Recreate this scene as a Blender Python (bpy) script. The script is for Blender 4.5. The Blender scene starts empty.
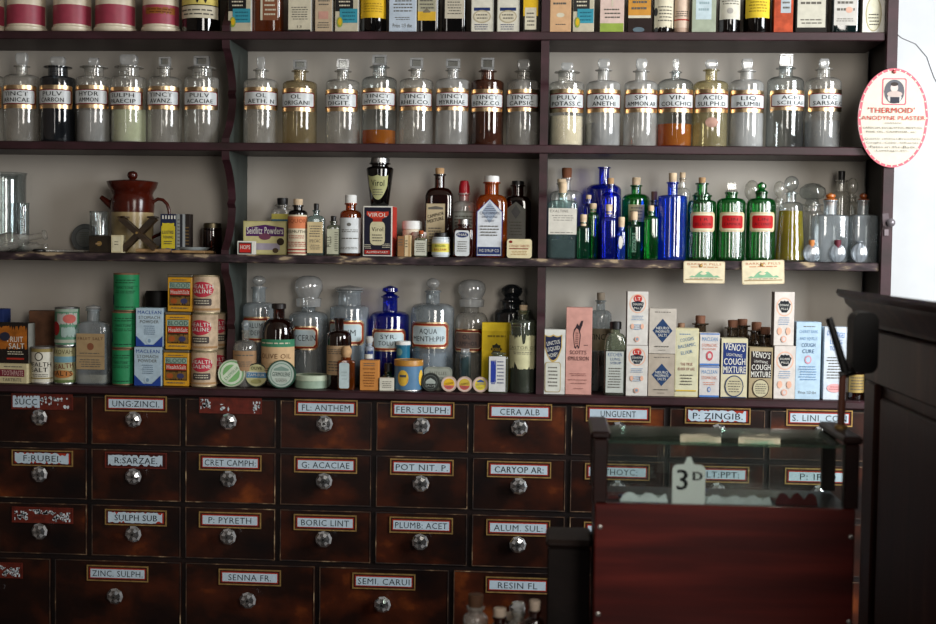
import bpy, math, random
from math import sin, cos, pi, asin, atan2
from mathutils import Matrix, Vector
random.seed(7)
S = bpy.context.scene
COL = S.collection

# ------------------------------------------------------------------ camera
F, CW, CH = 1300.0, 936, 624
EYE = Vector((0, -3.25, 1.42))
ROT = Matrix.Rotation(0.06579, 3, 'Z') @ Matrix.Rotation(pi/2-0.04706, 3, 'X') @ Matrix.Rotation(0.0129, 3, 'Z')
cd = bpy.data.cameras.new('camera'); cam = bpy.data.objects.new('camera', cd); COL.objects.link(cam)
cd.sensor_width = 36; cd.lens = 36*F/CW; cd.clip_start = .05
cam.matrix_world = Matrix.Translation(EYE) @ ROT.to_4x4()
cd.dof.use_dof = True; cd.dof.focus_distance = 3.27; cd.dof.aperture_fstop = 6.0
S.camera = cam
# ------------------------------------------------------------------ light
S.view_settings.view_transform = 'Standard'; S.view_settings.look = 'None'
S.view_settings.exposure = 0.12; S.view_settings.gamma = 1; S.view_settings.use_curve_mapping = False
S.cycles.transparent_max_bounces = 32
S.cycles.max_bounces = 8
S.cycles.caustics_reflective = False; S.cycles.caustics_refractive = False
W = bpy.data.worlds.new('world'); S.world = W; W.use_nodes = True
W.node_tree.nodes['Background'].inputs[0].default_value = (.80, .80, .86, 1)
W.node_tree.nodes['Background'].inputs[1].default_value = .04
def area(name, loc, target, sx, sy, power, col):
    l = bpy.data.lights.new(name, 'AREA'); l.shape = 'RECTANGLE'; l.size = sx; l.size_y = sy
    l.energy = power; l.color = col
    o = bpy.data.objects.new(name, l); COL.objects.link(o); o.location = loc
    o.rotation_euler = (Vector(target)-Vector(loc)).to_track_quat('-Z', 'Y').to_euler(); return o
area('shop_window_light', (1.05, -3.8, 2.05), (.2, 0, 1.4), .9, 1.9, 56, (1, .95, .88))
area('added_streak_light', (-1.3, -4.4, 1.6), (-.2, 0, 1.4), .3, 1.9, 7, (1, .96, .9))  # slim lamp added for the thin second streak on bottles; no door is built
area('side_window_light', (2.3, -1.5, 2.0), (.95, .15, 1.45), 1.0, 1.5, 62, (.93, .965, 1)).data.spread = math.radians(135)

# ------------------------------------------------------------------ pixel rays (photo measurements -> metres on a depth plane)
def ray(px, py, Y):
    d = ROT @ Vector(((px-468)/F, -(py-312)/F, -1)); t = (Y-EYE.y)/d.y
    return EYE + d*t
def X_(px, py, Y): return ray(px, py, Y).x
def Z_(px, py, Y): return ray(px, py, Y).z
def sc_(px, py, Y): return X_(px+.5, py, Y)-X_(px-.5, py, Y)

# ------------------------------------------------------------------ materials
def lin(h):
    h = h.lstrip('#'); o = []
    for i in (0, 2, 4):
        c = int(h[i:i+2], 16)/255
        o.append(c/12.92 if c <= .04045 else ((c+.055)/1.055)**2.4)
    return (o[0], o[1], o[2], 1)
MC = {}
def newmat(key):
    m = bpy.data.materials.new(key); m.use_nodes = True; MC[key] = m
    nt = m.node_tree; b = nt.nodes['Principled BSDF']; return m, nt, b
def noise(nt, scale, detail=3, coord='Object', stretch=None, seed=True):
    tc = nt.nodes.new('ShaderNodeTexCoord'); src = tc.outputs[coord]
    mp = nt.nodes.new('ShaderNodeMapping'); nt.links.new(src, mp.inputs[0])
    if stretch: mp.inputs['Scale'].default_value = stretch
    if seed:
        oi = nt.nodes.new('ShaderNodeObjectInfo'); mm = nt.nodes.new('ShaderNodeMath'); mm.operation = 'MULTIPLY'
        mm.inputs[1].default_value = 37.0; nt.links.new(oi.outputs['Random'], mm.inputs[0])
        cb = nt.nodes.new('ShaderNodeCombineXYZ')
        for i in range(3): nt.links.new(mm.outputs[0], cb.inputs[i])
        nt.links.new(cb.outputs[0], mp.inputs['Location'])
    n = nt.nodes.new('ShaderNodeTexNoise'); n.inputs['Scale'].default_value = scale; n.inputs['Detail'].default_value = detail
    nt.links.new(mp.outputs[0], n.inputs['Vector']); return n
def ramp(nt, fac, stops):
    r = nt.nodes.new('ShaderNodeValToRGB'); e = r.color_ramp.elements
    while len(e) < len(stops): e.new(.5)
    for k, (p, c) in enumerate(stops): e[k].position = p; e[k].color = lin(c) if isinstance(c, str) else c
    nt.links.new(fac, r.inputs[0]); return r
def P(h, rough=.7, var=.12, metal=0):
    """paper, tin or paint of one colour with faint uneven ageing"""
    key = 'paint_%s_%g_%g' % (h, rough, metal)
    if key in MC: return MC[key]
    m, nt, b = newmat(key)
    c = lin(h); n = noise(nt, 60, 3)
    r = ramp(nt, n.outputs[0], [(.3, tuple(x*(1-var) for x in c[:3])+(1,)), (.7, tuple(min(1, x*(1+var*.5)) for x in c[:3])+(1,))])
    nt.links.new(r.outputs[0], b.inputs['Base Color'])
    b.inputs['Roughness'].default_value = rough; b.inputs['Metallic'].default_value = metal
    b.inputs['Specular IOR Level'].default_value = .2 if rough >= .5 else .4
    return m
def wood(key, stops, rough=.4, scale=8, stretch=(1, 4, 4), spec=.5, bump=.15):
    if key in MC: return MC[key]
    m, nt, b = newmat(key)
    n = noise(nt, scale, 6, stretch=stretch)
    r = ramp(nt, n.outputs[0], stops); nt.links.new(r.outputs[0], b.inputs['Base Color'])
    n2 = noise(nt, scale*9, 4, stretch=stretch)
    bp = nt.nodes.new('ShaderNodeBump'); bp.inputs['Strength'].default_value = bump; bp.inputs['Distance'].default_value = .002
    nt.links.new(n2.outputs[0], bp.inputs['Height']); nt.links.new(bp.outputs[0], b.inputs['Normal'])
    b.inputs['Roughness'].default_value = rough; b.inputs['Specular IOR Level'].default_value = spec
    return m
def glass(key, tint, edge, haze=.1, hazec='c8ccd0', rough=.05, f0=.10):
    """thin old bottle glass: see-through, darker where seen edge-on, a haze for dust and painted-in brightness, reflections by angle"""
    if key in MC: return MC[key]
    m, nt, b = newmat(key); nt.nodes.remove(b); out = nt.nodes['Material Output']; N = nt.nodes.new; L = nt.links.new
    lw = N('ShaderNodeLayerWeight'); lw.inputs[0].default_value = .5
    p2 = N('ShaderNodeMath'); p2.operation = 'POWER'; p2.inputs[1].default_value = 3.5; L(lw.outputs['Facing'], p2.inputs[0])
    mx = N('ShaderNodeMix'); mx.data_type = 'RGBA'; L(p2.outputs[0], mx.inputs[0])
    mx.inputs[6].default_value = lin(tint); mx.inputs[7].default_value = lin(edge)
    t = N('ShaderNodeBsdfTransparent'); L(mx.outputs[2], t.inputs[0])
    d = N('ShaderNodeBsdfDiffuse'); d.inputs[0].default_value = lin(hazec)
    tl = N('ShaderNodeBsdfTranslucent'); tl.inputs[0].default_value = lin(hazec)
    ms = N('ShaderNodeMixShader'); ms.inputs[0].default_value = .5; L(d.outputs[0], ms.inputs[1]); L(tl.outputs[0], ms.inputs[2])
    nz = noise(nt, 25, 4, stretch=(1, 1, .5)); mr = N('ShaderNodeMapRange')
    mr.inputs[1].default_value = .3; mr.inputs[2].default_value = .7; mr.inputs[3].default_value = haze*.6; mr.inputs[4].default_value = haze*1.4
    L(nz.outputs[0], mr.inputs[0])
    m1 = N('ShaderNodeMixShader'); L(mr.outputs[0], m1.inputs[0]); L(t.outputs[0], m1.inputs[1]); L(ms.outputs[0], m1.inputs[2])
    p5 = N('ShaderNodeMath'); p5.operation = 'POWER'; p5.inputs[1].default_value = 4.0; L(lw.outputs['Facing'], p5.inputs[0])
    ma = N('ShaderNodeMath'); ma.operation = 'MULTIPLY_ADD'; ma.inputs[1].default_value = .8; ma.inputs[2].default_value = f0; L(p5.outputs[0], ma.inputs[0])
    g = N('ShaderNodeBsdfGlossy'); g.inputs['Roughness'].default_value = rough
    n3 = noise(nt, 18, 2); bp = N('ShaderNodeBump'); bp.inputs['Strength'].default_value = .10; bp.inputs['Distance'].default_value = .002
    L(n3.outputs[0], bp.inputs['Height']); L(bp.outputs[0], g.inputs['Normal'])
    m2 = N('ShaderNodeMixShader'); L(ma.outputs[0], m2.inputs[0]); L(m1.outputs[0], m2.inputs[1]); L(g.outputs[0], m2.inputs[2])
    L(m2.outputs[0], out.inputs[0]); return m
def liquid(key, c, trans=.45):
    if key in MC: return MC[key]
    m, nt, b = newmat(key); nt.nodes.remove(b); out = nt.nodes['Material Output']; N = nt.nodes.new; L = nt.links.new
    n = noise(nt, 20, 2); r = ramp(nt, n.outputs[0], [(.35, tuple(x*.75 for x in lin(c)[:3])+(1,)), (.65, c)])
    t = N('ShaderNodeBsdfTransparent'); d = N('ShaderNodeBsdfDiffuse'); tl = N('ShaderNodeBsdfTranslucent')
    for q in (t, d, tl): L(r.outputs[0], q.inputs[0])
    ms = N('ShaderNodeMixShader'); L(d.outputs[0], ms.inputs[1]); L(tl.outputs[0], ms.inputs[2])
    m1 = N('ShaderNodeMixShader'); m1.inputs[0].default_value = trans; L(ms.outputs[0], m1.inputs[1]); L(t.outputs[0], m1.inputs[2])
    L(m1.outputs[0], out.inputs[0]); return m
CLEAR = glass('clear_glass', 'f6f6f2', '3e403c', .26, 'f0ece4')
CLOUD = glass('cloudy_glass', 'ececea', '484846', .42, 'ecebe6')
DUSK = glass('grey_glass', 'e0e6e8', '343c42', .30, 'd8e0e4')
YELLOWED = glass('yellowed_glass', 'e8dcc0', '584c34', .25, 'c8b890')
STAINED = glass('brown_stained_glass', 'a8806a', '2c1810', .28, '7a4a34')
SOOT = glass('charcoal_glass', '9098a0', '202428', .2, '50545a')
AQUA = glass('pale_aqua_glass', 'dcecea', '2c4c4c', .14, 'a8c4c4')
BLUE = glass('cobalt_glass', '4c68e4', '040838', .16, '1c38d8', f0=.12)
BRIGHTBLUE = glass('bright_cobalt_glass', '5c8cf8', '081470', .22, '2c64f0', f0=.12)
GREEN = glass('green_glass', '54c070', '031c08', .16, '108c38', f0=.12)
DKGREEN = glass('dark_green_glass', '4c9878', '03160c', .15, '18704c', f0=.11)
AMBER = glass('amber_glass', 'd88434', '1c0a02', .25, 'a8541c', f0=.11)
BROWN = glass('dark_brown_glass', '80482c', '0a0402', .22, '3c1c10', f0=.11)
BLACKG = glass('black_glass', '181414', '040303', .5, '14100e', f0=.08)
OLIVE = glass('olive_glass', 'd4dcc8', '1c241c', .2, 'b0b8a4')
STOP = glass('stopper_glass', 'f0f2f2', '4c5054', .40, 'fcfcfa', rough=.06, f0=.14)
WET = glass('wet_glass', 'f2f6f6', '606c70', .03, f0=.09)
PANE = glass('display_pane_glass', 'f6faf8', 'a8c0b4', .01, 'c0d0c8', rough=.03, f0=.055)
GOLD = P('dcc098', .30, .35, 1)
INK = P('181614', .7); RED = P('a02a20', .6); WHITE = P('dcdcd8', .5); CREAM = P('d8d0b4'); GREY = P('686660')
CORK = P('b8946c', .9, .35); CORKL = P('d0b898', .9, .3); BLACK = P('100e0e', .4); SILVER = P('a8a8a6', .35, .1, 1)
MAHOG = wood('mahogany', [(.25, '140806'), (.55, '240c09'), (.8, '34120d')], .38, 5, (.6, 4, 5), .3)
PAINTW = wood('purple_brown_paint', [(.25, '20100f'), (.6, '34191f'), (.8, '46262f')], .48, 10, (1, 3, 3), .35)
DRAWERW = wood('drawer_mahogany', [(.32, '0c0505'), (.48, '1c0b06'), (.62, '3c180a'), (.76, '7c3c15')], .36, 6, (1, 2, 1.3), .3)
CARCASS = wood('carcass_wood', [(.3, '0c0606'), (.6, '180c0a'), (.8, '20120e')], .5, 9, (1, 3, 3), .25)
GREENSIDE = wood('grey_green_paint', [(.3, '2c322f'), (.7, '3c433e')], .6, 7, (3, 3, 1))

# ------------------------------------------------------------------ mesh builder
TXT = {}
def glyphs(s, bold):
    k = s
    if k not in TXT:
        c = bpy.data.curves.new('t', 'FONT'); c.body = s; c.size = 1; c.resolution_u = 2; c.space_character = 1.08; c.fill_mode = 'BOTH'
        o = bpy.data.objects.new('t', c); me = bpy.data.meshes.new_from_object(o)
        vs = [(v.co.x, v.co.y) for v in me.vertices]; fs = [tuple(p.vertices) for p in me.polygons]
        bpy.data.objects.remove(o); bpy.data.curves.remove(c); bpy.data.meshes.remove(me)
        x0 = min(v[0] for v in vs); x1 = max(v[0] for v in vs); y0 = min(0, min(v[1] for v in vs)) if any(ch in 'gjpqy' for ch in s) else 0
        y1 = max(v[1] for v in vs)
        TXT[k] = ([((x-x0)/(x1-x0), (y-y0)/(y1-y0)) for x, y in vs], fs)
    return TXT[k]
def spow(c, e): return math.copysign(abs(c)**e, c)
class MB:
    def __init__(s): s.v = []; s.f = []; s.mi = []; s.mats = []
    def m(s, mat):
        if mat not in s.mats: s.mats.append(mat)
        return s.mats.index(mat)
    def add(s, vs, fs, mat):
        b = len(s.v); k = s.m(mat); s.v += [tuple(v) for v in vs]
        for f in fs: s.f.append(tuple(b+i for i in f)); s.mi.append(k)
        return s
    def loft(s, secs, mat, seg=28, c0=True, c1=True, cx=0, cy=0, rib=0, ribd=0):
        vs = []; fs = []
        for q in secs:
            z, rx, ry = q[0], q[1], q[2]; n = q[3] if len(q) > 3 else 2
            for i in range(seg):
                t = 2*pi*i/seg + (pi/seg if n > 2 else 0); e = 2/n
                k = 1+(ribd*cos(rib*t) if rib and len(q) > 4 else 0)
                vs.append((cx+rx*k*spow(cos(t), e), cy+ry*k*spow(sin(t), e), z))
        for j in range(len(secs)-1):
            for i in range(seg):
                a = j*seg+i; b2 = j*seg+(i+1) % seg; fs.append((a, b2, b2+seg, a+seg))
        if c0: fs.append(tuple(range(seg))[::-1])
        if c1: fs.append(tuple(range((len(secs)-1)*seg, len(secs)*seg)))
        return s.add(vs, fs, mat)
    def lathe(s, prof, mat, seg=28, **k): return s.loft([(z, r, r) for r, z in prof], mat, seg, **k)
    def box(s, x0, x1, y0, y1, z0, z1, mat, b=0):
        if b <= 0:
            vs = [(x, y, z) for z in (z0, z1) for y in (y0, y1) for x in (x0, x1)]
            return s.add(vs, [(0, 2, 3, 1), (4, 5, 7, 6), (0, 1, 5, 4), (2, 6, 7, 3), (0, 4, 6, 2), (1, 3, 7, 5)], mat)
        vs = []; idx = {}
        c = ((x0, x1), (y0, y1), (z0, z1))
        for sx in (0, 1):
            for sy in (0, 1):
                for sz in (0, 1):
                    sg = (sx, sy, sz)
                    for ax in range(3):
                        p = [c[k][sg[k]] + (0 if k == ax else (b if sg[k] == 0 else -b)) for k in range(3)]
                        idx[sg+(ax,)] = len(vs); vs.append(p)
        fs = []
        for ax in range(3):
            o1, o2 = [k for k in range(3) if k != ax]
            for sd in (0, 1):
                q = []
                for a, d in ((0, 0), (1, 0), (1, 1), (0, 1)):
                    g = [0, 0, 0]; g[ax] = sd; g[o1] = a; g[o2] = d; q.append(idx[tuple(g)+(ax,)])
                fs.append(q)
            for a in (0, 1):
                for d in (0, 1):
                    g0 = [0, 0, 0]; g0[o1] = a; g0[o2] = d; g1 = list(g0); g1[ax] = 1
                    fs.append([idx[tuple(g0)+(o1,)], idx[tuple(g1)+(o1,)], idx[tuple(g1)+(o2,)], idx[tuple(g0)+(o2,)]])
        for g in [(i, j, k) for i in (0, 1) for j in (0, 1) for k in (0, 1)]: fs.append([idx[g+(k,)] for k in range(3)])
        return s.add(vs, fs, mat)
    def prism(s, pts, a0, a1, mat, axis='y'):
        n = len(pts)
        mk = {'y': lambda p, a: (p[0], a, p[1]), 'x': lambda p, a: (a, p[0], p[1]), 'z': lambda p, a: (p[0], p[1], a)}[axis]
        vs = [mk(p, a0) for p in pts]+[mk(p, a1) for p in pts]
        fs = [tuple(range(n)), tuple(range(n, 2*n))[::-1]]+[(i, (i+1) % n, n+(i+1) % n, n+i) for i in range(n)]
        return s.add(vs, fs, mat)
    def tube(s, pts, r, mat, seg=10, cap=True):
        pts = [Vector(p) for p in pts]; vs = []; fs = []; up = None
        rs = r if isinstance(r, (list, tuple)) else [r]*len(pts)
        for k, p in enumerate(pts):
            d = (pts[min(k+1, len(pts)-1)]-pts[max(k-1, 0)]).normalized()
            if up is None: up = Vector((0, 0, 1)) if abs(d.z) < .9 else Vector((0, 1, 0))
            a = d.cross(up).normalized(); b2 = a.cross(d).normalized(); up = b2
            for i in range(seg):
                t = 2*pi*i/seg; vs.append(p+(a*cos(t)+b2*sin(t))*rs[k])
        for j in range(len(pts)-1):
            for i in range(seg):
                q = j*seg+i; w = j*seg+(i+1) % seg; fs.append((q, w, w+seg, q+seg))
        if cap: fs.append(tuple(range(seg))[::-1]); fs.append(tuple(range((len(pts)-1)*seg, len(pts)*seg)))
        return s.add(vs, fs, mat)
    def strip(s, u0, u1, lo, hi, mat, mp, e, n=12):
        vs = []
        for i in range(n+1):
            u = u0+(u1-u0)*i/n; vs += [mp(u, lo(i/n), e), mp(u, hi(i/n), e)]
        return s.add(vs, [(2*i, 2*i+2, 2*i+3, 2*i+1) for i in range(n)], mat)
    def text(s, t, u0, u1, v0, v1, mat, mp, e, bold=.02, ang=0):
        vs, fs = glyphs(t, bold); cu, cv = (u0+u1)/2, (v0+v1)/2; c, q = cos(ang), sin(ang); o = []
        for x, y in vs:
            du = (x-.5)*(u1-u0); dv = (y-.5)*(v1-v0); o.append(mp(cu+du*c-dv*q, cv+du*q+dv*c, e))
        s.add(o, fs, mat)
        if bold > .012:      # heavier lettering: struck twice, a hair apart
            dx = bold*(v1-v0)*(.9 if len(t) > 1 else 1.2)
            s.add([mp(cu+(x-.5)*(u1-u0)*c-(y-.5)*(v1-v0)*q+dx, cv+(x-.5)*(u1-u0)*q+(y-.5)*(v1-v0)*c, e+.00006) for x, y in vs], fs, mat)
        return s
    def art(s, mp, u0, u1, v0, v1, ops, e0=.0004):
        """print on a surface; every op: kind, x0, x1, y0, y1 as fractions of the label from its top corner, then its own"""
        e = e0; dw, dh = u1-u0, v1-v0
        for op in ops:
            k = op[0]; a, b, c, d = (u0+op[1]*dw, u0+op[2]*dw, v1-op[4]*dh, v1-op[3]*dh)
            if k == 'r': s.strip(a, b, lambda t: c, lambda t: d, op[5], mp, e)
            elif k == 'rr':
                R = op[6]; w = b-a; h = (d-c)/2; mid = (c+d)/2
                def hh(t):
                    x = min(t, 1-t)*w
                    return h if x >= R else h-R+math.sqrt(max(0, R*R-(R-x)**2))
                s.strip(a, b, lambda t: mid-hh(t), lambda t: mid+hh(t), op[5], mp, e, 24)
            elif k == 'oc':
                R = op[6]; w = b-a
                cut = lambda t: max(0, R-min(t, 1-t)*w)
                s.strip(a, b, lambda t: c+cut(t), lambda t: d-cut(t), op[5], mp, e, 24)
            elif k == 'e':
                mid = (c+d)/2; h = (d-c)/2
                s.strip(a, b, lambda t: mid-h*math.sqrt(max(0, 1-(2*t-1)**2)), lambda t: mid+h*math.sqrt(max(0, 1-(2*t-1)**2)), op[5], mp, e, 24)
            elif k == 'd':
                mid = (c+d)/2; h = (d-c)/2
                s.strip(a, b, lambda t: mid-h*(1-abs(2*t-1)), lambda t: mid+h*(1-abs(2*t-1)), op[5], mp, e, 12)
            elif k == 'sh':   # shield
                h = d-c
                s.strip(a, b, lambda t: c+h*.55*abs(2*t-1)**2.2, lambda t: d-h*.06*abs(sin(2*pi*t)), op[5], mp, e, 20)
            elif k == 'up':   # peaked top
                h = d-c; s.strip(a, b, lambda t: c, lambda t: d-h*op[6]*abs(2*t-1), op[5], mp, e, 16)
            elif k == 'jag':
                rr = random.Random(op[6]); h = d-c; L1, L2 = [[(rr.random()**3)*.30 if rr.random() < .6 else (.03 if q else .05) for q in range(33)] for _ in (0, 1)]
                s.strip(a, b, lambda t: c+h*L1[int(t*32)], lambda t: d-h*L2[int(t*32)], op[5], mp, e, 32)
            elif k == 'fk':   # flaked remains of a paper label
                rr = random.Random(op[6])
                for _ in range(op[7]):
                    x, y, w, h = rr.uniform(a, b), rr.uniform(c, d), dw*rr.uniform(.01, .045), dh*rr.uniform(.06, .2); n = rr.randint(4, 6)
                    s.add([mp(min(b, max(a, x+w*rr.uniform(.5, 1)*cos(2*pi*i/n))), min(d, max(c, y+h*rr.uniform(.5, 1)*sin(2*pi*i/n))), e) for i in range(n)], [tuple(range(n))], op[5])
            elif k == 'p': s.add([mp(u0+x*dw, v1-y*dh, e) for x, y in op[6]], [tuple(range(len(op[6])))], op[5])
            elif k == 't': s.text(op[5], a, b, c, d, op[6], mp, e, op[7] if len(op) > 7 else .02, op[8] if len(op) > 8 else 0)
            elif k == 'l':    # rows of print too small to read
                n = op[6]; rr = random.Random(n*7+int(op[3]*100)); hgt = (d-c)/n
                for j in range(n):
                    v = d-hgt*(j+.3); x = a+(b-a)*rr.uniform(0, .12); xe = b-(b-a)*rr.uniform(0, .12)
                    while x < xe:
                        w = min(xe-x, (b-a)*rr.uniform(.08, .22)); s.strip(x, x+w, lambda t: v-hgt*.36, lambda t: v, op[5], mp, e, 2); x += w+(b-a)*.035
            e += .00022
        return s
    def build(s, name, parent=None, loc=None, sharp=38):
        me = bpy.data.meshes.new(name); me.from_pydata(s.v, [], s.f)
        for q in s.mats: me.materials.append(q)
        me.polygons.foreach_set('material_index', s.mi); me.polygons.foreach_set('use_smooth', [True]*len(s.f))
        me.update(); me.set_sharp_from_angle(angle=math.radians(sharp))
        o = bpy.data.objects.new(name, me); COL.objects.link(o)
        if parent: o.parent = parent
        if loc: o.location = loc
        return o
def flat(y): return lambda u, v, e: (u, y-e, v)
def cyl(r, ry=None, a0=0): return lambda u, v, e: ((r+e)*sin(u/r+a0), -((ry or r)+e)*cos(u/r+a0), v)
def tag(o, label, cat, group=None, kind=None):
    if label: o['label'] = label
    if cat: o['category'] = cat
    if group: o['group'] = group
    if kind: o['kind'] = kind
    return o
def thing(name, label, cat, loc, group=None, rz=0):
    o = bpy.data.objects.new(name, None); COL.objects.link(o); o.location = loc; o.rotation_euler = (0, 0, rz); o.empty_display_size = .02
    return tag(o, label, cat, group)
def struct(o): o['kind'] = 'structure'; return o
def copy_tree(o, parent=None):
    c = o.copy(); COL.objects.link(c)
    if parent: c.parent = parent
    for ch in list(o.children): copy_tree(ch, c)
    return c

# ------------------------------------------------------------------ levels (metres)
ZS1, ZS2, ZS3, ZC = 1.9635, 1.685, 1.403, 1.063
WALLY = .20
XL, XP0, XP1 = -1.62, .797, .822     # far end of the shelving, stile of its end panel
XD1, XD2 = -.833, -.031              # two dividers
# ================================================================== the room
m, nt, b = newmat('plaster'); n = noise(nt, 6, 5, seed=False)
r = ramp(nt, n.outputs[0], [(.3, 'b2b4b5'), (.7, 'c0c2c3')]); nt.links.new(r.outputs[0], b.inputs[0]); b.inputs['Roughness'].default_value = .8
bp = nt.nodes.new('ShaderNodeBump'); bp.inputs['Strength'].default_value = .15; bp.inputs['Distance'].default_value = .01
nt.links.new(n.outputs[0], bp.inputs['Height']); nt.links.new(bp.outputs[0], b.inputs['Normal'])
PLASTER = MC['plaster']
o = struct(MB().box(-1.9, 3.2, WALLY+.012, WALLY+.1, 0, 2.9, PLASTER).build('wall_back'))
# the hairline crack in the plaster beside the shelves
crk = MB(); pts = [(893, 31), (902, 38), (909, 41), (916, 44), (921, 50), (927, 57), (930, 66), (934, 77), (940, 88)]
pp = [ray(x, y, WALLY+.011) for x, y in pts]
crk.tube([(p.x, p.y, p.z) for p in pp], .0011, P('8c8c90', .9), 5)
struct(crk.build('plaster_crack_1'))
struct(MB().box(-1.9, -1.72, -4.6, WALLY, 0, 2.9, P('6c6058', .8)).build('wall_left'))
struct(MB().box(-1.9, 3.2, -4.6, WALLY+.1, -.05, 0, wood('floor_boards', [(.3, '2c1c14'), (.7, '50382a')], .5, 4, (6, .6, 1))).build('floor'))
struct(MB().box(-1.9, 3.2, -4.6, WALLY+.1, 2.9, 2.95, P('a8a49c', .9)).build('ceiling'))

# ================================================================== wall shelving
WORN = wood('worn_shelf_edge', [(.40, '1c1214'), (.52, '382a2e'), (.60, '50443c'), (.66, 'a08c70')], .6, 34, (.6, 2, 2), .3)
BACKP = wood('limewashed_back_boards', [(.3, 'aca49a'), (.7, 'c0bab0')], .75, 3, (1, 1, .5), .3, .05)
sh = thing('wall_shelving', 'dark purple-brown painted wall shelving with scalloped divider above the drawers', 'shelving', (0, 0, ZC))
def zl(z): return z-ZC
MB().box(-1.69, .800, WALLY-.004, WALLY+.008, 0, 1.35, BACKP).build('back_panel', sh)
for k, z in enumerate((ZS3, ZS2, ZS1, 2.33)):
    q = MB().box(-1.69, .794, -.004, WALLY-.005, zl(z)-.021, zl(z), WORN if k == 0 else PAINTW, .002)
    q.build('shelf_board', sh)
q = MB().box(.795, .822, -.012, .008, -.0, 1.35, PAINTW, .002); q.box(.806, .822, .008, WALLY+.008, 0, 1.35, CARCASS)
q.build('end_panel', sh)
levels = [(0, zl(ZS3)-.021), (zl(ZS3), zl(ZS2)-.021), (zl(ZS2), zl(ZS1)-.021), (zl(ZS1), zl(2.33)-.021)]
for za, zb in levels:
    for X, wavy in ((XD1, 1), (XD2, 0)):
        pts = []
        for i in range(25):
            t = i/24; y = .002
            if wavy:
                y = .07*max(0, sin(pi*min(1, max(0, (t-.06)/.86))))**.7
                if za == 0 and t < .46: y = max(y, .060)
                if .46 < t < .54: y -= .012
            elif .55 < t < .62: y = .006
            pts.append((y, za+(zb-za)*t))
        pts += [(WALLY-.006, zb), (WALLY-.006, za)]
        w = .010
        q = MB().prism(pts, X-w, X+w, PAINTW, 'x'); q.mi[1] = q.m(GREENSIDE); q.mi[0] = q.m(GREENSIDE)
        q.build('divider', sh)
# the worktop strip
wt = MB().box(-1.69, .84, -.016, WALLY+.006, -.0215, -.0004, PAINTW, .004).build('worktop', loc=(0, 0, ZC))
tag(wt, 'long dark worktop board between the drawers and the lower shelf of jars', 'worktop')

# ================================================================== drawers
dc = thing('drawer_cabinet', 'mahogany apothecary drawer cabinet with glass knobs and lettered plates', 'cabinet', (0, 0, 0))
cs = MB().box(-1.69, .84, .024, WALLY+.006, .08, ZC-.0222, CARCASS)
cs.box(-1.66, .81, .05, WALLY, 0, .08, CARCASS)
RZ = [ZC-.0222, .906, .762, .6175, .40, .20, .08]
CB = [-1.1845+.2454*(i-2) for i in range(11)]
R4 = [-1.60]+[X_(x, 600, 0) for x in (53, 183.5, 317, 451)]; stp = .3365
while R4[-1]+stp < .8: R4.append(R4[-1]+stp)
R4[-1] = .779
for z in RZ: cs.box(-1.69, .80, .002, .026, z-.006, min(z+.006, ZC-.0222), CARCASS)
for X in CB: cs.box(X-.006, X+.006, .003, .026, RZ[3], RZ[0], CARCASS)
for X in R4: cs.box(X-.006, X+.006, .003, .026, RZ[5], RZ[3], CARCASS)
cs.box(-1.69, .80, .0, .026, RZ[6], RZ[5], CARCASS)
cs.box(.785, .84, -.004, .026, .08, ZC-.0222, CARCASS)
cs.build('carcass', dc)
SCUFF = wood('scuffed_bead', [(.42, '1c100c'), (.6, '4c3420'), (.72, 'a08868')], .6, 7, (3, 3, 3))
CUT = glass('cut_glass', 'd0d4d6', '0c1014', .10, 'ffffff', .03, .35); GLINT = glass('painted_glint_glass', 'e8ecee', 'c8ccd0', .95, 'ffffff', .03, .6)
BRASS = P('a88850', .45, .35, .6); PLATEW = P('b2c2cc', .5, .08); REDL = P('9c2c18', .5); BARE = P('5c1c10', .45, .4); FLAKE = P('c8d0d4', .6, .2)
DRED = P('3c1410', .5)
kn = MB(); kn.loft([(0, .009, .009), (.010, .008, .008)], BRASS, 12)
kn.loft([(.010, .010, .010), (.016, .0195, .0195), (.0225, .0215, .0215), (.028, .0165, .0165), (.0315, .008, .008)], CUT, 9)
kn.loft([(.012, .0095, .0095), (.026, .0095, .0095)], P('3c3832', .3), 9)
kn.loft([(.0316, .003, .003), (.0326, .003, .003)], BLACK, 8)
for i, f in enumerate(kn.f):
    if kn.mi[i] == kn.m(CUT) and len(f) == 4 and (i % 9 + i//9) % 2 == 0: kn.mi[i] = kn.m(GLINT)  # every other facet painted hazy white to stand in for sparkle
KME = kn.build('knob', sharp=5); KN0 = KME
rl = {(0, 1): 'SUCC', (0, 2): 'UNG:ZINCI.', (0, 3): '', (0, 4): 'FL: ANTHEM', (0, 5): 'FER: SULPH:', (0, 6): 'CERA ALB', (0, 7): 'UNGUENT', (0, 8): 'P: ZINGIB.', (0, 9): 'S. LINI. CON',
      (1, 1): 'F:RUBEI.', (1, 2): 'R:SARZAE.', (1, 3): 'CRET CAMPH:', (1, 4): 'G: ACACIAE', (1, 5): 'POT NIT. P.', (1, 6): 'CARYOP AR:', (1, 7): 'LITHOYC:', (1, 8): 'SULT:PPT:', (1, 9): 'P: IRID',
      (2, 1): '#', (2, 2): 'SULPH SUB', (2, 3): 'P: PYRETH', (2, 4): 'BORIC LINT', (2, 5): 'PLUMB: ACET', (2, 6): 'ALUM. SUL:'}
r4t = ['#', 'ZINC. SULPH.', 'SENNA FR.', 'SEMI. CARUI', 'RESIN FL']
chip = {(0, 1): 2, (1, 1): 1, (1, 2): 1, (2, 2): 1, (0, 3): 3, (2, 1): 3, (3, 0): 3, (0, 8): 1}
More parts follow.
